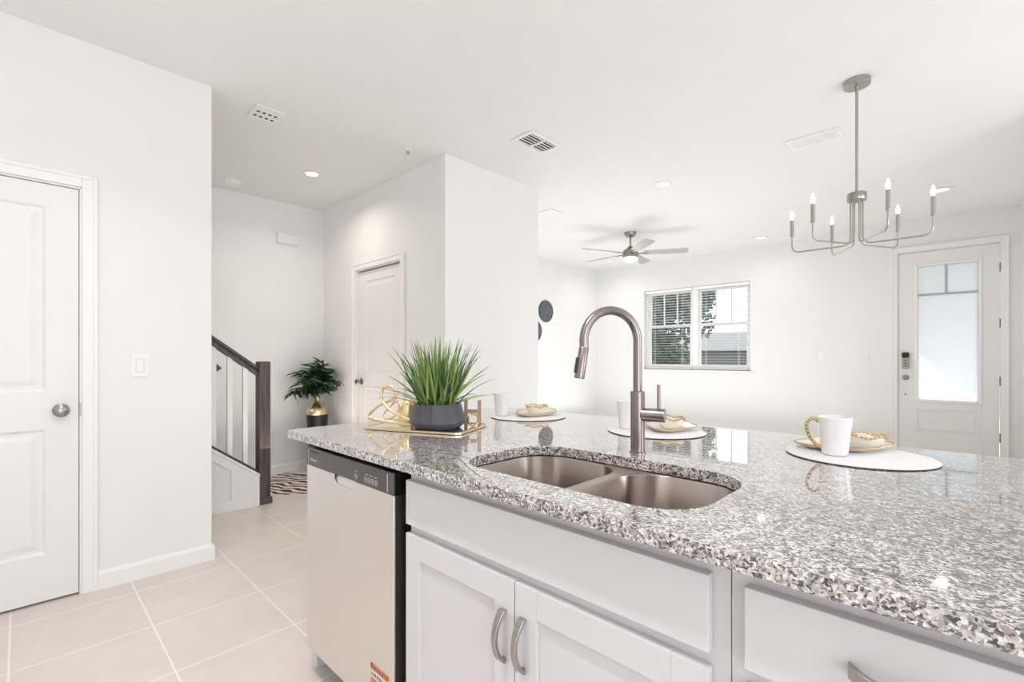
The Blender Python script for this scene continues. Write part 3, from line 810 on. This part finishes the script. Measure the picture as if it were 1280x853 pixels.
# ------------------------------------------------------------------ place settings
def mat_setting(cx, cy, mlabel):
    t = thing('placemat', (cx, cy, ZT), mlabel, 'placemat', group='round white placemats on the island')
    MB().lathe([(0, 0.0022), (0.1735, 0.0022), (0.1755, 0.0032), (0.1755, 0.0042), (0.174, 0.005), (0, 0.005)], 72, cap=False).build('top_layer', 'mat_top', t, smooth=True)
    MB().lathe([(0, 0.0002), (0.1735, 0.0002), (0.1748, 0.002), (0, 0.002)], 72, cap=False).build('backing', 'mat_under', t, smooth=True)
    return t
mats = [(-1.489, 1.653), (-0.844, 1.652), (-0.225, 1.633)]
where = ['farthest from the camera beside the planter tray', 'behind the faucet', 'nearest the camera at the right']
for (cx_, cy_), wz in zip(mats, where): mat_setting(cx_, cy_, 'round white placemat ' + wz)
ZM = ZT+0.0052
def make_mug(loc, rz, label):
    t = thing('coffee_mug', loc, label, 'mug', rz, 'white mugs with gold beaded handles')
    MB().lathe([(0, 0), (0.027, 0), (0.031, 0.003), (0.034, 0.03), (0.0385, 0.075), (0.0425, 0.105), (0.0415, 0.1065), (0.0405, 0.105), (0.0365, 0.075), (0.032, 0.03), (0.029, 0.006), (0, 0.005)], 40, cap=False).build('cup', 'ceramic', t, smooth=True)
    path = catmull([(0.0395, 0, 0.092), (0.052, 0, 0.100), (0.066, 0, 0.090), (0.068, 0, 0.068), (0.058, 0, 0.042), (0.044, 0, 0.026), (0.0325, 0, 0.020)], 10)
    h = MB().tube(path, 0.0032, 10).build('handle', 'bronze', t, smooth=True)
    b = MB(); 
    for i in range(0, len(path), 4): b.sphere(path[i], 0.0053, 10)
    b.build('beading', 'bead', h, smooth=True)
    return t
hl = math.atan2(-VR.y, -VR.x)
mug = make_mug((-0.272, 1.588, ZM), hl-0.35, 'white mug with gold beaded handle on the nearest placemat')
dup(mug, (-1.578, 1.572, ZM), R(135), 'white mug on the farthest placemat beside the planter tray')
dup(mug, (-0.948, 1.624, ZM), R(118), 'white mug on the placemat behind the faucet')
def make_plate(loc, rz, label, s=1.0):
    t = thing('side_plate', loc, label, 'plate', rz, 'cream plates with gold beaded rims')
    b = MB(); bm = b.bm; n = 64
    def rad(a):   # rounded square with two drawn-out corners
        q = 1.0/((abs(math.cos(a))**2.6 + abs(math.sin(a))**2.6)**(1/2.6))
        return 0.9*q*(1+0.45*abs(math.cos(a-R(45)))**6)
    rings = []
    for f, z in ((0.0, 0.004), (0.6, 0.004), (0.72, 0.006), (0.98, 0.016), (1.0, 0.0165), (1.0, 0.0145), (0.74, 0.002), (0.6, 0.0), (0.0, 0.0)):
        if f == 0: rings.append([bm.verts.new((0, 0, z))])
        else: rings.append([bm.verts.new((0.100*f*s*rad(2*PI*k/n)*math.cos(2*PI*k/n), 0.100*f*s*rad(2*PI*k/n)*math.sin(2*PI*k/n), z)) for k in range(n)])
    for A, B in zip(rings, rings[1:]):
        for k in range(n):
            q = []
            for v in (A[k % len(A)], A[(k+1) % n % len(A)], B[(k+1) % n % len(B)], B[k % len(B)]):
                if v not in q: q.append(v)
            if len(q) > 2: bm.faces.new(q)
    b.build('dish', 'ceramic_cream', t, smooth=True)
    rim = [(0.100*s*rad(2*PI*k/n)*math.cos(2*PI*k/n), 0.100*s*rad(2*PI*k/n)*math.sin(2*PI*k/n), 0.0165) for k in range(n)]
    r = MB().tube(rim, 0.0019, 8, closed=True).build('gold_rim', 'bead', t, smooth=True)
    b = MB()
    P = [Vector(p) for p in rim]
    for k in range(n):
        for u in (0, 0.5): b.sphere(P[k].lerp(P[(k+1) % n], u), 0.0026, 6)
    b.build('beading', 'bead', r, smooth=True)
    return t
def make_bowl(loc, rz, label):
    t = thing('small_bowl', loc, label, 'bowl', rz, 'small bowls with wavy gold rims')
    b = MB(); bm = b.bm; n = 60; rings = []
    def wav(a): return 0.0035*math.sin(5*a)
    for r, z, k in ((0, 0.004, 0), (0.028, 0.005, 0), (0.044, 0.020, 0.2), (0.050, 0.036, 1), (0.0515, 0.0365, 1), (0.0465, 0.020, 0.2), (0.030, 0.0, 0), (0, 0, 0)):
        if r == 0: rings.append([bm.verts.new((0, 0, z))])
        else: rings.append([bm.verts.new((r*math.cos(2*PI*i/n), r*math.sin(2*PI*i/n), z+k*wav(2*PI*i/n))) for i in range(n)])
    for A, B in zip(rings, rings[1:]):
        for i in range(n):
            q = []
            for v in (A[i % len(A)], A[(i+1) % n % len(A)], B[(i+1) % n % len(B)], B[i % len(B)]):
                if v not in q: q.append(v)
            if len(q) > 2: bm.faces.new(q)
    b.build('cup', 'ceramic_cream', t, smooth=True)
    rim = [(0.0512*math.cos(2*PI*i/n), 0.0512*math.sin(2*PI*i/n), 0.0375+wav(2*PI*i/n)) for i in range(n)]
    r = MB().tube(rim, 0.0024, 8, closed=True).build('gold_rim', 'gold', t, smooth=True)
    b = MB()
    for p in rim[::2]: b.sphere(p, 0.0045, 8)
    b.build('beading', 'bead', r, smooth=True)
    return t
pl = make_plate((-0.272, 1.722, ZM), R(43.95-45), 'gold-rimmed cream plate on the nearest placemat')
dup(pl, (-1.484, 1.708, ZM), R(43.95+15), 'gold-rimmed cream plate on the farthest placemat')
dup(pl, (-0.822, 1.722, ZM), R(43.95+15), 'gold-rimmed cream plate on the placemat behind the faucet')
bw = make_bowl((-0.224, 1.744, ZM+0.0045), 0.3, 'small bowl with beaded gold rim on the nearest plate')
dup(bw, (-1.484, 1.708, ZM+0.0045), 1.1, 'small bowl with wavy gold rim on the farthest plate')
dup(bw, (-0.822, 1.722, ZM+0.0045), 2.0, 'small bowl on the plate behind the faucet')

# ------------------------------------------------------------------ tray group
ta = math.atan2(0.164, 0.385)
tc = Vector((-1.690, 0.916, 0)) + Vector((math.cos(ta), math.sin(ta), 0))*0.21 + Vector((-math.sin(ta), math.cos(ta), 0))*0.13
tray = thing('mirrored_tray', (tc.x, tc.y, ZT), 'rectangular mirrored tray with gold rim under the planter', 'tray', ta)
b = MB(); b.prism(rrect(-0.208, 0.208, -0.128, 0.128, 0.03, 6), 'z', 0.004, 0.007); b.build('mirror_base', 'mirror', tray)
b = MB()
rp = rrect(-0.21, 0.21, -0.13, 0.13, 0.032, 6)
bm = b.bm; n = len(rp); rr2 = []
for off, z in ((0, 0.001), (0.003, 0.002), (0.003, 0.0092), (0, 0.0102), (-0.003, 0.0092), (-0.003, 0.004)):
    rr2.append([bm.verts.new((p[0]*(1+off/0.21), p[1]*(1+off/0.13), z)) for p in rp])
for i in range(len(rr2)):
    A = rr2[i]; B = rr2[(i+1) % len(rr2)]
    for k in range(n): bm.faces.new((A[k], A[(k+1) % n], B[(k+1) % n], B[k]))
b.build('gold_rim', 'gold_light', tray, smooth=True)
ZTR = ZT+0.0072
pot = thing('potted_grass', (-1.475, 1.118, ZTR), 'artificial grass in a charcoal bowl planter on the tray', 'potted plant')
MB().lathe([(0, 0), (0.082, 0), (0.086, 0.002), (0.108, 0.022), (0.1095, 0.027), (0.107, 0.034), (0.090, 0.092), (0.0885, 0.095), (0.086, 0.095), (0.084, 0.090), (0.080, 0.080), (0, 0.080)], 56, cap=False).build('planter', 'pot', pot, smooth=True)
MB().lathe([(0, 0.086), (0.05, 0.085), (0.081, 0.0805)], 28, cap=False).build('soil', 'soil', pot, smooth=True)
def blade_strip(b, base, d, length, width, curl, n=7, twist=0.0):
    """one tapering leaf: starts at base heading d, curls down by gravity"""
    p = Vector(base); d = Vector(d).normalized(); side = d.cross(VU)
    if side.length < 1e-3: side = Vector((1, 0, 0))
    side.normalize(); side = Matrix.Rotation(twist, 3, d) @ side
    prev = None; st_ = length/n
    for i in range(n+1):
        t = i/n; w = width*(1-t)**0.6*min(1, 0.55+1.6*t) if i < n else 0
        if i < n: cur = (b.bm.verts.new(p - side*w/2), b.bm.verts.new(p + side*w/2))
        else: cur = (b.bm.verts.new(p),)
        if prev:
            if len(cur) == 2: b.bm.faces.new((prev[0], prev[1], cur[1], cur[0]))
            else: b.bm.faces.new((prev[0], prev[1], cur[0]))
        prev = cur
        p = p + d*st_
        d = (d + Vector((0, 0, -curl*st_*(0.4+t)))).normalized()
random.seed(11)
b = MB()
for i in range(230):
    a = random.uniform(0, 2*PI); u_ = math.sqrt(random.random()); rr_ = 0.066*u_
    lean = abs(random.gauss(0, 0.10)) + 0.42*u_*random.uniform(0.3, 1.1) + (0.35 if random.random() < 0.16 else 0)
    da = a + random.gauss(0, 0.55)
    d = Vector((math.cos(da)*math.sin(lean), math.sin(da)*math.sin(lean), math.cos(lean)))
    ln = random.uniform(0.17, 0.285)*(1-0.25*min(1, max(0, lean-0.3)))
    blade_strip(b, (rr_*math.cos(a), rr_*math.sin(a), 0.082), d, ln, random.uniform(0.008, 0.0125), random.uniform(0.4, 4.5), 8, random.uniform(-1.2, 1.2))
for k, (ang, lean, ln, curl) in enumerate(((205, 1.15, 0.21, 5), (190, 1.0, 0.24, 4), (175, 1.1, 0.19, 4.5), (20, 1.15, 0.17, 5), (5, 1.2, 0.19, 3), (35, 1.0, 0.16, 10), (262, 0.95, 0.16, 15), (240, 0.9, 0.2, 5), (225, 0.95, 0.2, 5), (150, 0.9, 0.2, 5), (60, 0.9, 0.2, 5), (330, 0.8, 0.2, 4), (300, 0.8, 0.2, 6))):
    a = R(ang)+th; d = Vector((math.cos(a)*math.sin(lean), math.sin(a)*math.sin(lean), math.cos(lean)))
    blade_strip(b, (0.06*math.cos(a), 0.06*math.sin(a), 0.088), d, ln, 0.0105, curl, 10, 0.4)
b.build('grass', 'grass_blade', pot)

# ampersand ornament: one bent gold rod, standing on the tray's rear left
ua = Vector((math.cos(ta), math.sin(ta), 0))
amp = thing('ampersand_ornament', (-1.755, 0.985, ZTR), 'gold wire ampersand ornament at the left end of the tray', 'ornament', ta)
k = 0.000405
path = [(640, 712, 0), (470, 704, 0), (300, 692, 0), (185, 678, 0), (146, 655, .0), (168, 615, .0), (260, 545, .003), (370, 497, .006), (420, 470, .008), (447, 415, .008), (430, 368, .006), (382, 345, 0), (330, 365, -.004), (306, 420, -.008), (322, 482, -.010), (390, 555, -.012), (480, 606, -.010), (640, 668, -.006)]
P = [((x-150)*k, y, (712-z)*k+0.0075) for x, z, y in path]
MB().tube(catmull(P, 7), 0.0062, 10, sx=0.8).build('outer_stroke', 'gold_light', amp, smooth=True)
path = [(445, 395, .012), (432, 480, .014), (372, 560, .016), (312, 610, .016), (305, 655, .016), (350, 676, .016), (420, 645, .016), (468, 585, .016), (492, 540, .016), (475, 505, .016), (440, 505, .018)]
P = [((x-150)*k, y, (712-z)*k+0.0075) for x, z, y in path]
MB().tube(catmull(P, 7), 0.0048, 10, sx=0.8).build('inner_stroke', 'gold_light', amp, smooth=True)

jar = thing('candle_jar', (-1.650, 1.098, ZTR), 'gold glass candle jar beside the charcoal planter', 'candle jar')
MB().lathe([(0, 0), (0.034, 0), (0.037, 0.003), (0.037, 0.080), (0.035, 0.082), (0.032, 0.080), (0.032, 0.01), (0, 0.008)], 36, cap=False).build('jar', 'gold_glass', jar, smooth=True)
b = MB(); random.seed(5)
for i in range(38):
    a = random.uniform(0, 2*PI); q = 0.028*math.sqrt(random.random())
    b.sphere((q*math.cos(a), q*math.sin(a), 0.080+random.uniform(0, 0.012)), random.uniform(0.004, 0.0075), 6)
b.build('crystal_topping', 'gold_glass', jar)

hh = thing('letter_ornament', (-1.447, 1.272, ZTR), 'rose-gold H-shaped letter ornament at the right end of the tray', 'ornament', R(44))
b = MB(); b.box(-0.034, -0.020, -0.008, 0.008, 0, 0.098); b.box(0.020, 0.034, -0.008, 0.008, 0, 0.098); b.box(-0.020, 0.020, -0.008, 0.008, 0.046, 0.060)
b.build('letter', 'rose', hh, bevel=0.0015)
rg = thing('ring_ornament', (-1.398, 1.232, ZTR), 'small gold ring ornament leaning before the H-shaped letter', 'ornament', R(75))
b = MB()
rc = [(0.0225*math.cos(2*PI*i/32), 0, 0.026+0.0225*math.sin(2*PI*i/32)) for i in range(32)]
b.tube(rc, 0.0036, 10, closed=True, sx=1.8); b.build('ring', 'gold', rg, smooth=True)

# ------------------------------------------------------------------ floor plant, rug
vs = thing('floor_vase', (-4.842, 2.128, 0), 'tall black and gold floor vase of dark leaves in the hall corner', 'vase plant')
MB().lathe([(0, 0), (0.066, 0), (0.070, 0.004), (0.084, 0.30), (0.106, 0.60), (0.104, 0.604), (0, 0.604)], 40, cap=False).build('black_base', 'vase_black', vs, smooth=True)
MB().lathe([(0, 0.605), (0.104, 0.605), (0.107, 0.625), (0.098, 0.66), (0.070, 0.695), (0.040, 0.725), (0.029, 0.76), (0.027, 0.80), (0.031, 0.835), (0.033, 0.845), (0.029, 0.845), (0.024, 0.80), (0.0, 0.79)], 40, cap=False).build('gold_neck', 'gold_hammer', vs, smooth=True)
random.seed(21)
b = MB(); sb = MB()
for i in range(60):
    a = random.uniform(0, 2*PI); lean = random.uniform(0.1, 1.35)
    d = Vector((math.cos(a)*math.sin(lean), math.sin(a)*math.sin(lean), math.cos(lean)))
    if d.x < 0: d.x *= 0.35
    if d.y > 0: d.y *= 0.30
    p = Vector((0, 0, 0.81)); ln = random.uniform(0.20, 0.33)
    pts = []
    dd = d.copy(); dd.z += 0.35; dd.normalize()
    for s_ in range(8):
        pts.append(p.copy()); p += dd*ln/7; dd = (dd + Vector((d.x*0.14, d.y*0.14, -0.16))).normalized()
    sb.tube(pts, 0.002, 5)
    for s_ in range(2, 8):
        for e_ in range(3):
            la = random.uniform(0, 2*PI)
            o_ = Vector((math.cos(la), math.sin(la), random.uniform(-0.5, 0.35)))
            if pts[s_].x < -0.06: o_.x = abs(o_.x)
            if pts[s_].y > 0.03: o_.y = -abs(o_.y)
            ldir = (dd*0.6 + o_).normalized()
            blade_strip(b, pts[s_], ldir, random.uniform(0.09, 0.15), random.uniform(0.020, 0.034), random.uniform(2, 8), 6, random.uniform(-1, 1))
b.build('foliage', 'leaf_dark', vs); sb.build('stems', 'leaf_dark', vs)

random.seed(2)
pts = []
for i in range(44):
    a = 2*PI*i/44
    r = 0.36*(1+0.10*math.sin(3*a+0.6)+0.08*math.sin(5*a)+random.uniform(-0.06, 0.06))
    pts.append((r*1.25*math.cos(a), r*0.82*math.sin(a)))
b = MB(); b.prism(pts, 'z', 0.0005, 0.006)
rug = b.build('area_rug', 'zebra'); rug.location = (-4.60, 1.77, 0)
tag(rug, 'brown and cream zebra-striped hide rug on the tile behind the newel post', 'rug')

# ------------------------------------------------------------------ wall fittings
def plate(name, loc, rz, w, h, label, cat, toggles=1, group=None, kind='rocker'):
    t = thing(name, loc, label, cat, rz, group)
    MB().prism(rrect(-w/2, w/2, -h/2, h/2, 0.006, 4), 'y', -0.006, -0.0002).build('cover_plate', 'white', t, bevel=0.002)
    for i in range(toggles):
        cx_ = (i-(toggles-1)/2)*0.046
        if kind == 'rocker':
            r = MB().box(cx_-0.0165, cx_+0.0165, -0.0085, -0.006, -0.033, 0.033).build('rocker', 'trim', t, bevel=0.001)
            MB().box(cx_-0.0185, cx_+0.0185, -0.0064, -0.0059, -0.035, 0.035).build('rocker_gap', 'vent_gap', t)
        else:
            for s in (-1, 1):
                rr_ = MB().prism(rrect(-0.017, 0.017, s*0.020-0.014, s*0.020+0.014, 0.008, 4), 'y', -0.0075, -0.006).build('socket', 'trim', t)
                bb_ = MB()
                for q in (-0.006, 0.006): bb_.box(q-0.0012, q+0.0012, -0.0079, -0.0075, s*0.020-0.004, s*0.020+0.005)
                bb_.build('slot', 'dark', rr_)
    return t
M['vent_gap'] = mat('plate_recess_grey', (0.55, 0.54, 0.54), 0.7)
plate('light_switch', (XL, 0.449, 1.148), R(90), 0.080, 0.124, 'white light switch on the wall right of the left door', 'light switch')
plate('light_switch', (-1.530, WY, 1.170), 0, 0.118, 0.116, 'white double light switch on the window wall, left of the keypad', 'light switch', 2)
plate('light_switch', (-0.965, EY, 1.162), 0, 0.150, 0.116, 'white double light switch left of the entry door', 'light switch', 2)
plate('wall_outlet', (-1.734, WY, 0.518), 0, 0.072, 0.116, 'white wall outlet low on the window wall', 'outlet', 1, kind='outlet')
kp = thing('wall_keypad', (-1.412, WY, 1.185), 'white wall keypad at the wall corner beside the double switch', 'keypad')
b = MB().prism(rrect(-0.042, 0.042, -0.075, 0.075, 0.010, 5), 'y', -0.022, 0).build('case', 'white', kp, bevel=0.003)
MB().prism(rrect(-0.030, 0.030, -0.030, 0.055, 0.004, 4), 'y', -0.0235, -0.022).build('face_panel', 'trim', kp)
ch = thing('door_chime', (XS, 1.925, 2.415), 'white rounded chime box high on the stair wall', 'door chime', R(90))
MB().prism(rrect(-0.105, 0.105, -0.055, 0.055, 0.02, 6), 'y', -0.045, 0).build('cover', 'wall', ch, bevel=0.012, seg=4)
MB().prism(rrect(-0.110, 0.110, -0.060, 0.060, 0.02, 6), 'y', -0.010, 0.0).build('back_plate', 'wall', ch)
for cy_, cz_, rr_, lb in ((5.915, 1.937, 0.172, 'upper round dark wall plaque beside the pillar wall'), (5.63, 1.610, 0.172, 'lower round dark wall plaque half hidden by the pillar wall')):
    t = thing('wall_plaque', (XP, cy_, cz_), lb, 'wall art', R(90), 'round dark plaques on the picture wall')
    mx = Matrix.Rotation(R(90), 4, 'X')
    MB().lathe([(0, 0), (rr_, 0), (rr_, 0.014), (rr_-0.006, 0.018), (0, 0.018)], 48, mx=mx, cap=False).build('disc', 'pane_dark', t, smooth=True)
    MB().lathe([(rr_, 0.004), (rr_+0.004, 0.006), (rr_+0.004, 0.018), (rr_-0.004, 0.020), (rr_-0.004, 0.012)], 48, mx=mx, cap=False).build('rim', 'dark', t, smooth=True)

# ------------------------------------------------------------------ ceiling fittings
def can(loc, label, power, warm=(1, 0.96, 0.92), spread=150):
    t = thing('recessed_light', loc, label, 'ceiling light', 0, 'recessed ceiling lights')
    MB().lathe([(0.047, -0.001), (0.080, -0.001), (0.083, -0.004), (0.080, -0.007), (0.053, -0.010), (0.047, -0.006)], 40, cap=False).build('trim_ring', 'white', t, smooth=True)
    MB().lathe([(0, -0.004), (0.048, -0.004)], 32, cap=False).build('lens', 'led', t)
    d = bpy.data.lights.new('recessed_lamp', 'AREA'); d.shape = 'DISK'; d.size = 0.085; d.energy = power; d.color = warm; d.spread = R(spread)
    o = bpy.data.objects.new('recessed_lamp', d); COL.objects.link(o); o.parent = t; o.location = (0, 0, -0.009)
    return t
can((-4.113, 1.762, ZC), 'recessed ceiling light over the hall near the stairs', 5.5, (1, 0.88, 0.80))
can((-2.03, 4.113, ZC), 'recessed ceiling light in front of the ceiling fan', 1.6)
can((-2.00, 6.857, ZC), 'recessed ceiling light near the window wall, left of the chandelier', 1.6)
can((-4.292, 6.806, ZC), 'recessed ceiling light in the far corner behind the fan', 2.6)
can((-0.19, 6.09, ZC), 'recessed ceiling light behind the rightmost chandelier bulb', 1.6)

can((-2.42, 0.10, ZC), 'recessed kitchen ceiling light behind the camera on the left', 1.8, (1, 0.93, 0.88), 105)
can((-0.85, 0.18, ZC), 'added recessed kitchen fill light, unseen above the aisle in the middle', 17, (1, 0.95, 0.93))  # added downlight out of view, brightens floor, counter and cabinet fronts

def louver(loc, w, d, rz, label, dark=True, split=True, n=6):
    t = thing('ceiling_vent', loc, label, 'ceiling vent', rz, 'ceiling air vents')
    b = MB(); f = 0.032
    b.box(-w/2, w/2, -d/2, -d/2+f, -0.010, -0.0005); b.box(-w/2, w/2, d/2-f, d/2, -0.010, -0.0005)
    b.box(-w/2, -w/2+f, -d/2+f, d/2-f, -0.010, -0.0005); b.box(w/2-f, w/2, -d/2+f, d/2-f, -0.010, -0.0005)
    if split: b.box(-w/2+f, w/2-f, -0.008, 0.008, -0.0165 if dark else -0.010, -0.0005)
    b.build('frame', 'vent', t, bevel=0.003)
    MB().box(-w/2+f, w/2-f, -d/2+f, d/2-f, -0.0018, -0.0006).build('backing', 'dark' if dark else 'vent_gap', t)
    for i in range(n):
        x = -w/2+f + (w-2*f)*(i+0.5)/n; lw = (0.0135 if dark else 0.0085)
        MB().box(-lw, lw, -d/2+f, d/2-f, -0.0008, 0.0008, Matrix.Translation((x, 0, -0.0075)) @ Matrix.Rotation(R(20 if dark else -12), 4, 'Y')).build('louver', 'vent', t)
    return t
louver((-2.315, 2.668, ZC), 0.215, 0.345, 0, 'white ceiling vent with dark louvers above the island', True, True, 5)
louver((-0.815, 4.03, ZC), 0.34, 0.20, 0, 'pale ceiling return vent left of the chandelier stem', False, True, 14)
louver((-3.40, 4.06, ZC), 0.34, 0.20, 0, 'pale ceiling vent half hidden behind the pillar wall', False, True, 14)
v = thing('ceiling_diffuser', (-3.335, 1.12, ZC), 'square ceiling grille with dark holes near the left wall', 'ceiling vent', 0)
MB().box(-0.115, 0.115, -0.085, 0.085, -0.009, -0.0005).build('face', 'vent', v, bevel=0.003)
b = MB()
for i in range(2):
    for j in range(4): b.lathe([(0, -0.0098), (0.011, -0.0098), (0.011, -0.0088)], 14, c=(0.032-0.065*i, -0.052+0.035*j, 0), cap=False)
b.build('holes', 'dark', v)
sm = thing('smoke_detector', (-4.80, 1.337, ZC), 'round white smoke detector on the ceiling above the stair wall', 'smoke detector')
MB().lathe([(0.070, -0.0003), (0.070, -0.012), (0.062, -0.034), (0.045, -0.040), (0, -0.040)], 40, cap=False).build('housing', 'white', sm, smooth=True)
MB().lathe([(0.066, -0.0205), (0.0685, -0.019), (0.066, -0.0175)], 40, cap=False).build('vent_ring', 'vent_gap', sm)
spk = thing('fire_sprinkler', (-3.106, 2.07, ZC), 'small white fire sprinkler on the ceiling near the pillar wall', 'sprinkler')
MB().lathe([(0.034, -0.0003), (0.034, -0.004), (0.020, -0.010), (0.010, -0.012), (0, -0.012)], 24, cap=False).build('escutcheon', 'white', spk, smooth=True)
b = MB(); b.cyl((0, 0, -0.012), (0, 0, -0.030), 0.006, 12); b.lathe([(0, -0.030), (0.014, -0.031), (0.014, -0.033), (0, -0.034)], 16, cap=False)
b.build('deflector', 'nickel_light', spk, smooth=True)

# chandelier
cd = thing('chandelier', (-0.468, 3.354, ZC), 'six-arm brushed nickel candle chandelier hanging over the dining area', 'chandelier')
MB().lathe([(0.066, -0.0003), (0.066, -0.030), (0.063, -0.033), (0.012, -0.034), (0.010, -0.046), (0, -0.046)], 40, cap=False).build('canopy', 'nickel_light', cd, smooth=True)
MB().cyl((0, 0, -0.03), (0, 0, -0.66), 0.0075, 16).build('stem', 'nickel_light', cd, smooth=True)
MB().lathe([(0, -0.650), (0.045, -0.650), (0.047, -0.653), (0.047, -0.692), (0.045, -0.695), (0, -0.695)], 36, cap=False).build('hub', 'nickel', cd, smooth=True)
for i in range(6):
    a = th + R(17 + 60*i); ca, sa = math.cos(a), math.sin(a)
    r0, r1 = 0.030, 0.330
    zb = -0.945
    pp = fillet([(r0*ca, r0*sa, -0.69), (r0*ca, r0*sa, zb), (r1*ca, r1*sa, zb), (r1*ca, r1*sa, -0.845)], 0.045, 8)
    ar = MB().tube(pp, 0.0048, 10).build('arm', 'nickel_light', cd, smooth=True)
    MB().lathe([(0, -0.846), (0.011, -0.846), (0.0125, -0.842), (0.0105, -0.838), (0.0105, -0.742), (0, -0.742)], 20, c=(r1*ca, r1*sa, 0), cap=False).build('candle_sleeve', 'nickel_light', ar, smooth=True)
    MB().lathe([(0, -0.7418), (0.006, -0.7415), (0.0105, -0.726), (0.0095, -0.712), (0.004, -0.692), (0, -0.682)], 16, c=(r1*ca, r1*sa, 0), cap=False).build('bulb', 'bulb', ar, smooth=True)

# ceiling fan
fn = thing('ceiling_fan', (-3.129, 5.432, ZC), 'five-blade brushed nickel ceiling fan with lit round light', 'ceiling fan')
MB().lathe([(0.075, -0.0003), (0.075, -0.012), (0.060, -0.045), (0.035, -0.058), (0, -0.060)], 36, cap=False).build('canopy', 'nickel', fn, smooth=True)
MB().cyl((0, 0, -0.055), (0, 0, -0.20), 0.013, 16).build('downrod', 'nickel', fn, smooth=True)
MB().lathe([(0, -0.180), (0.030, -0.180), (0.040, -0.200), (0.085, -0.225), (0.098, -0.245), (0.098, -0.315), (0.090, -0.325), (0, -0.325)], 40, cap=False).build('motor_housing', 'nickel', fn, smooth=True)
lg = MB().lathe([(0.084, -0.3255), (0.092, -0.330), (0.090, -0.352), (0.070, -0.366), (0, -0.370)], 36, cap=False).build('light_kit', 'led', fn, smooth=True)
fl = bpy.data.lights.new('fan_lamp', 'AREA'); fl.shape = 'DISK'; fl.size = 0.16; fl.energy = 12; fl.color = (1, 0.98, 0.95)
flo = bpy.data.objects.new('fan_lamp', fl); COL.objects.link(flo); flo.parent = fn; flo.location = (0, 0, -0.373)
for i in range(5):
    a = th + R(-14 + 72*i)
    mx = Matrix.Rotation(a, 4, 'Z') @ Matrix.Translation((0, 0, -0.265)) @ Matrix.Rotation(R(-12), 4, 'X')
    b = MB(); bm = b.bm
    outl = [(0.16, -0.055), (0.66, -0.068), (0.69, -0.060), (0.70, -0.04), (0.70, 0.05), (0.69, 0.064), (0.66, 0.068), (0.16, 0.055)]
    b.prism(outl, 'z', -0.004, 0.004); bmesh.ops.transform(bm, matrix=mx, verts=bm.verts[:])
    bl = b.build('blade', 'blade', fn, bevel=0.002)
    b = MB(); b.box(0.085, 0.22, -0.022, 0.022, -0.010, -0.0045); bmesh.ops.transform(b.bm, matrix=mx, verts=b.bm.verts[:])
    b.build('blade_iron', 'nickel', bl, bevel=0.002)

# ------------------------------------------------------------------ outdoors
struct(MB().box(-70, 40, 7.57, 26, -0.25, -0.15).build('lawn', 'lawn'))
struct(MB().box(-70, 40, 26.0, 33, -0.25, -0.16).build('street', 'asphalt'))
struct(MB().box(-70, 40, 33, 110, -0.25, -0.15).build('far_lawn', 'lawn'))
struct(MB().box(-1.83, 3.2, 7.44, 10.4, 2.72, 2.95).box(-0.9, 1.2, 7.44, 10.2, -0.15, -0.02).build('trim_4', 'porch'))
def tree(loc, trunk_h, crown, n, label, name='tree', m='leaf_tree', leaf=0.15):
    t = thing(name, loc, label, 'tree' if name == 'tree' else 'bush')
    if trunk_h:
        b = MB(); b.tube([(0, 0, 0), (0.05, 0, trunk_h*0.5), (0, 0.05, trunk_h), (0, 0, trunk_h+crown[2])], [0.22, 0.17, 0.14, 0.04], 10); b.build('trunk', 'bark', t, smooth=True)
    b = MB()
    cc = Vector((0, 0, trunk_h+crown[2]*0.9))
    for i in range(n):
        v_ = Vector((random.gauss(0, 1), random.gauss(0, 1), random.gauss(0, 1))).normalized()
        q = random.random()**0.45
        lump = 1+0.16*math.sin(5*v_.x+2*v_.z)+0.12*math.sin(7*v_.y+1)
        p = cc + Vector((v_.x*crown[0], v_.y*crown[1], v_.z*crown[2]))*q*lump
        if p.z < 0.05: p.z = 0.05+random.random()*0.2
        u_ = Vector((random.gauss(0, 1), random.gauss(0, 1), random.gauss(0, 1))).normalized(); w_ = u_.orthogonal().normalized()
        s_ = leaf*random.uniform(0.6, 1.3)
        vs_ = [b.bm.verts.new(p + u_*s_*x + w_*s_*y*0.55) for x, y in ((-1, 0), (0, -1), (1, 0), (0, 1))]
        b.bm.faces.new(vs_)
    b.build('foliage', m, t)
    return t
random.seed(4)
tree((-9.5, 17.5, -0.15), 2.1, (3.0, 2.4, 2.9), 15000, 'leafy blue-green tree filling the left half of the window')
tree((-8.0, 14.2, -0.15), 0.0, (1.9, 1.1, 1.3), 8000, 'dark green rounded bush low in the left window pane', 'bush', 'leaf_bush', 0.10)
hs = thing('neighbour_house', (-17.5, 44, -0.15), 'grey-roofed house across the street, seen through the window blinds', 'house', R(8))
MB().box(-11, 11, -4, 4, 0, 1.95).build('walls', 'stucco', hs)
b = MB(); b.prism([(-4.6, 1.9), (4.6, 1.9), (0, 3.6)], 'x', -11.5, 11.5); b.build('roof', 'shingle', hs)
for x in (-7, -2.5, 6): MB().box(x-0.8, x+0.8, -4.06, -3.98, 0.7, 1.6).build('window', 'dark', hs)
MB().box(1.2, 4.2, -4.06, -3.98, 0, 1.7).build('garage_door', 'shingle', hs)
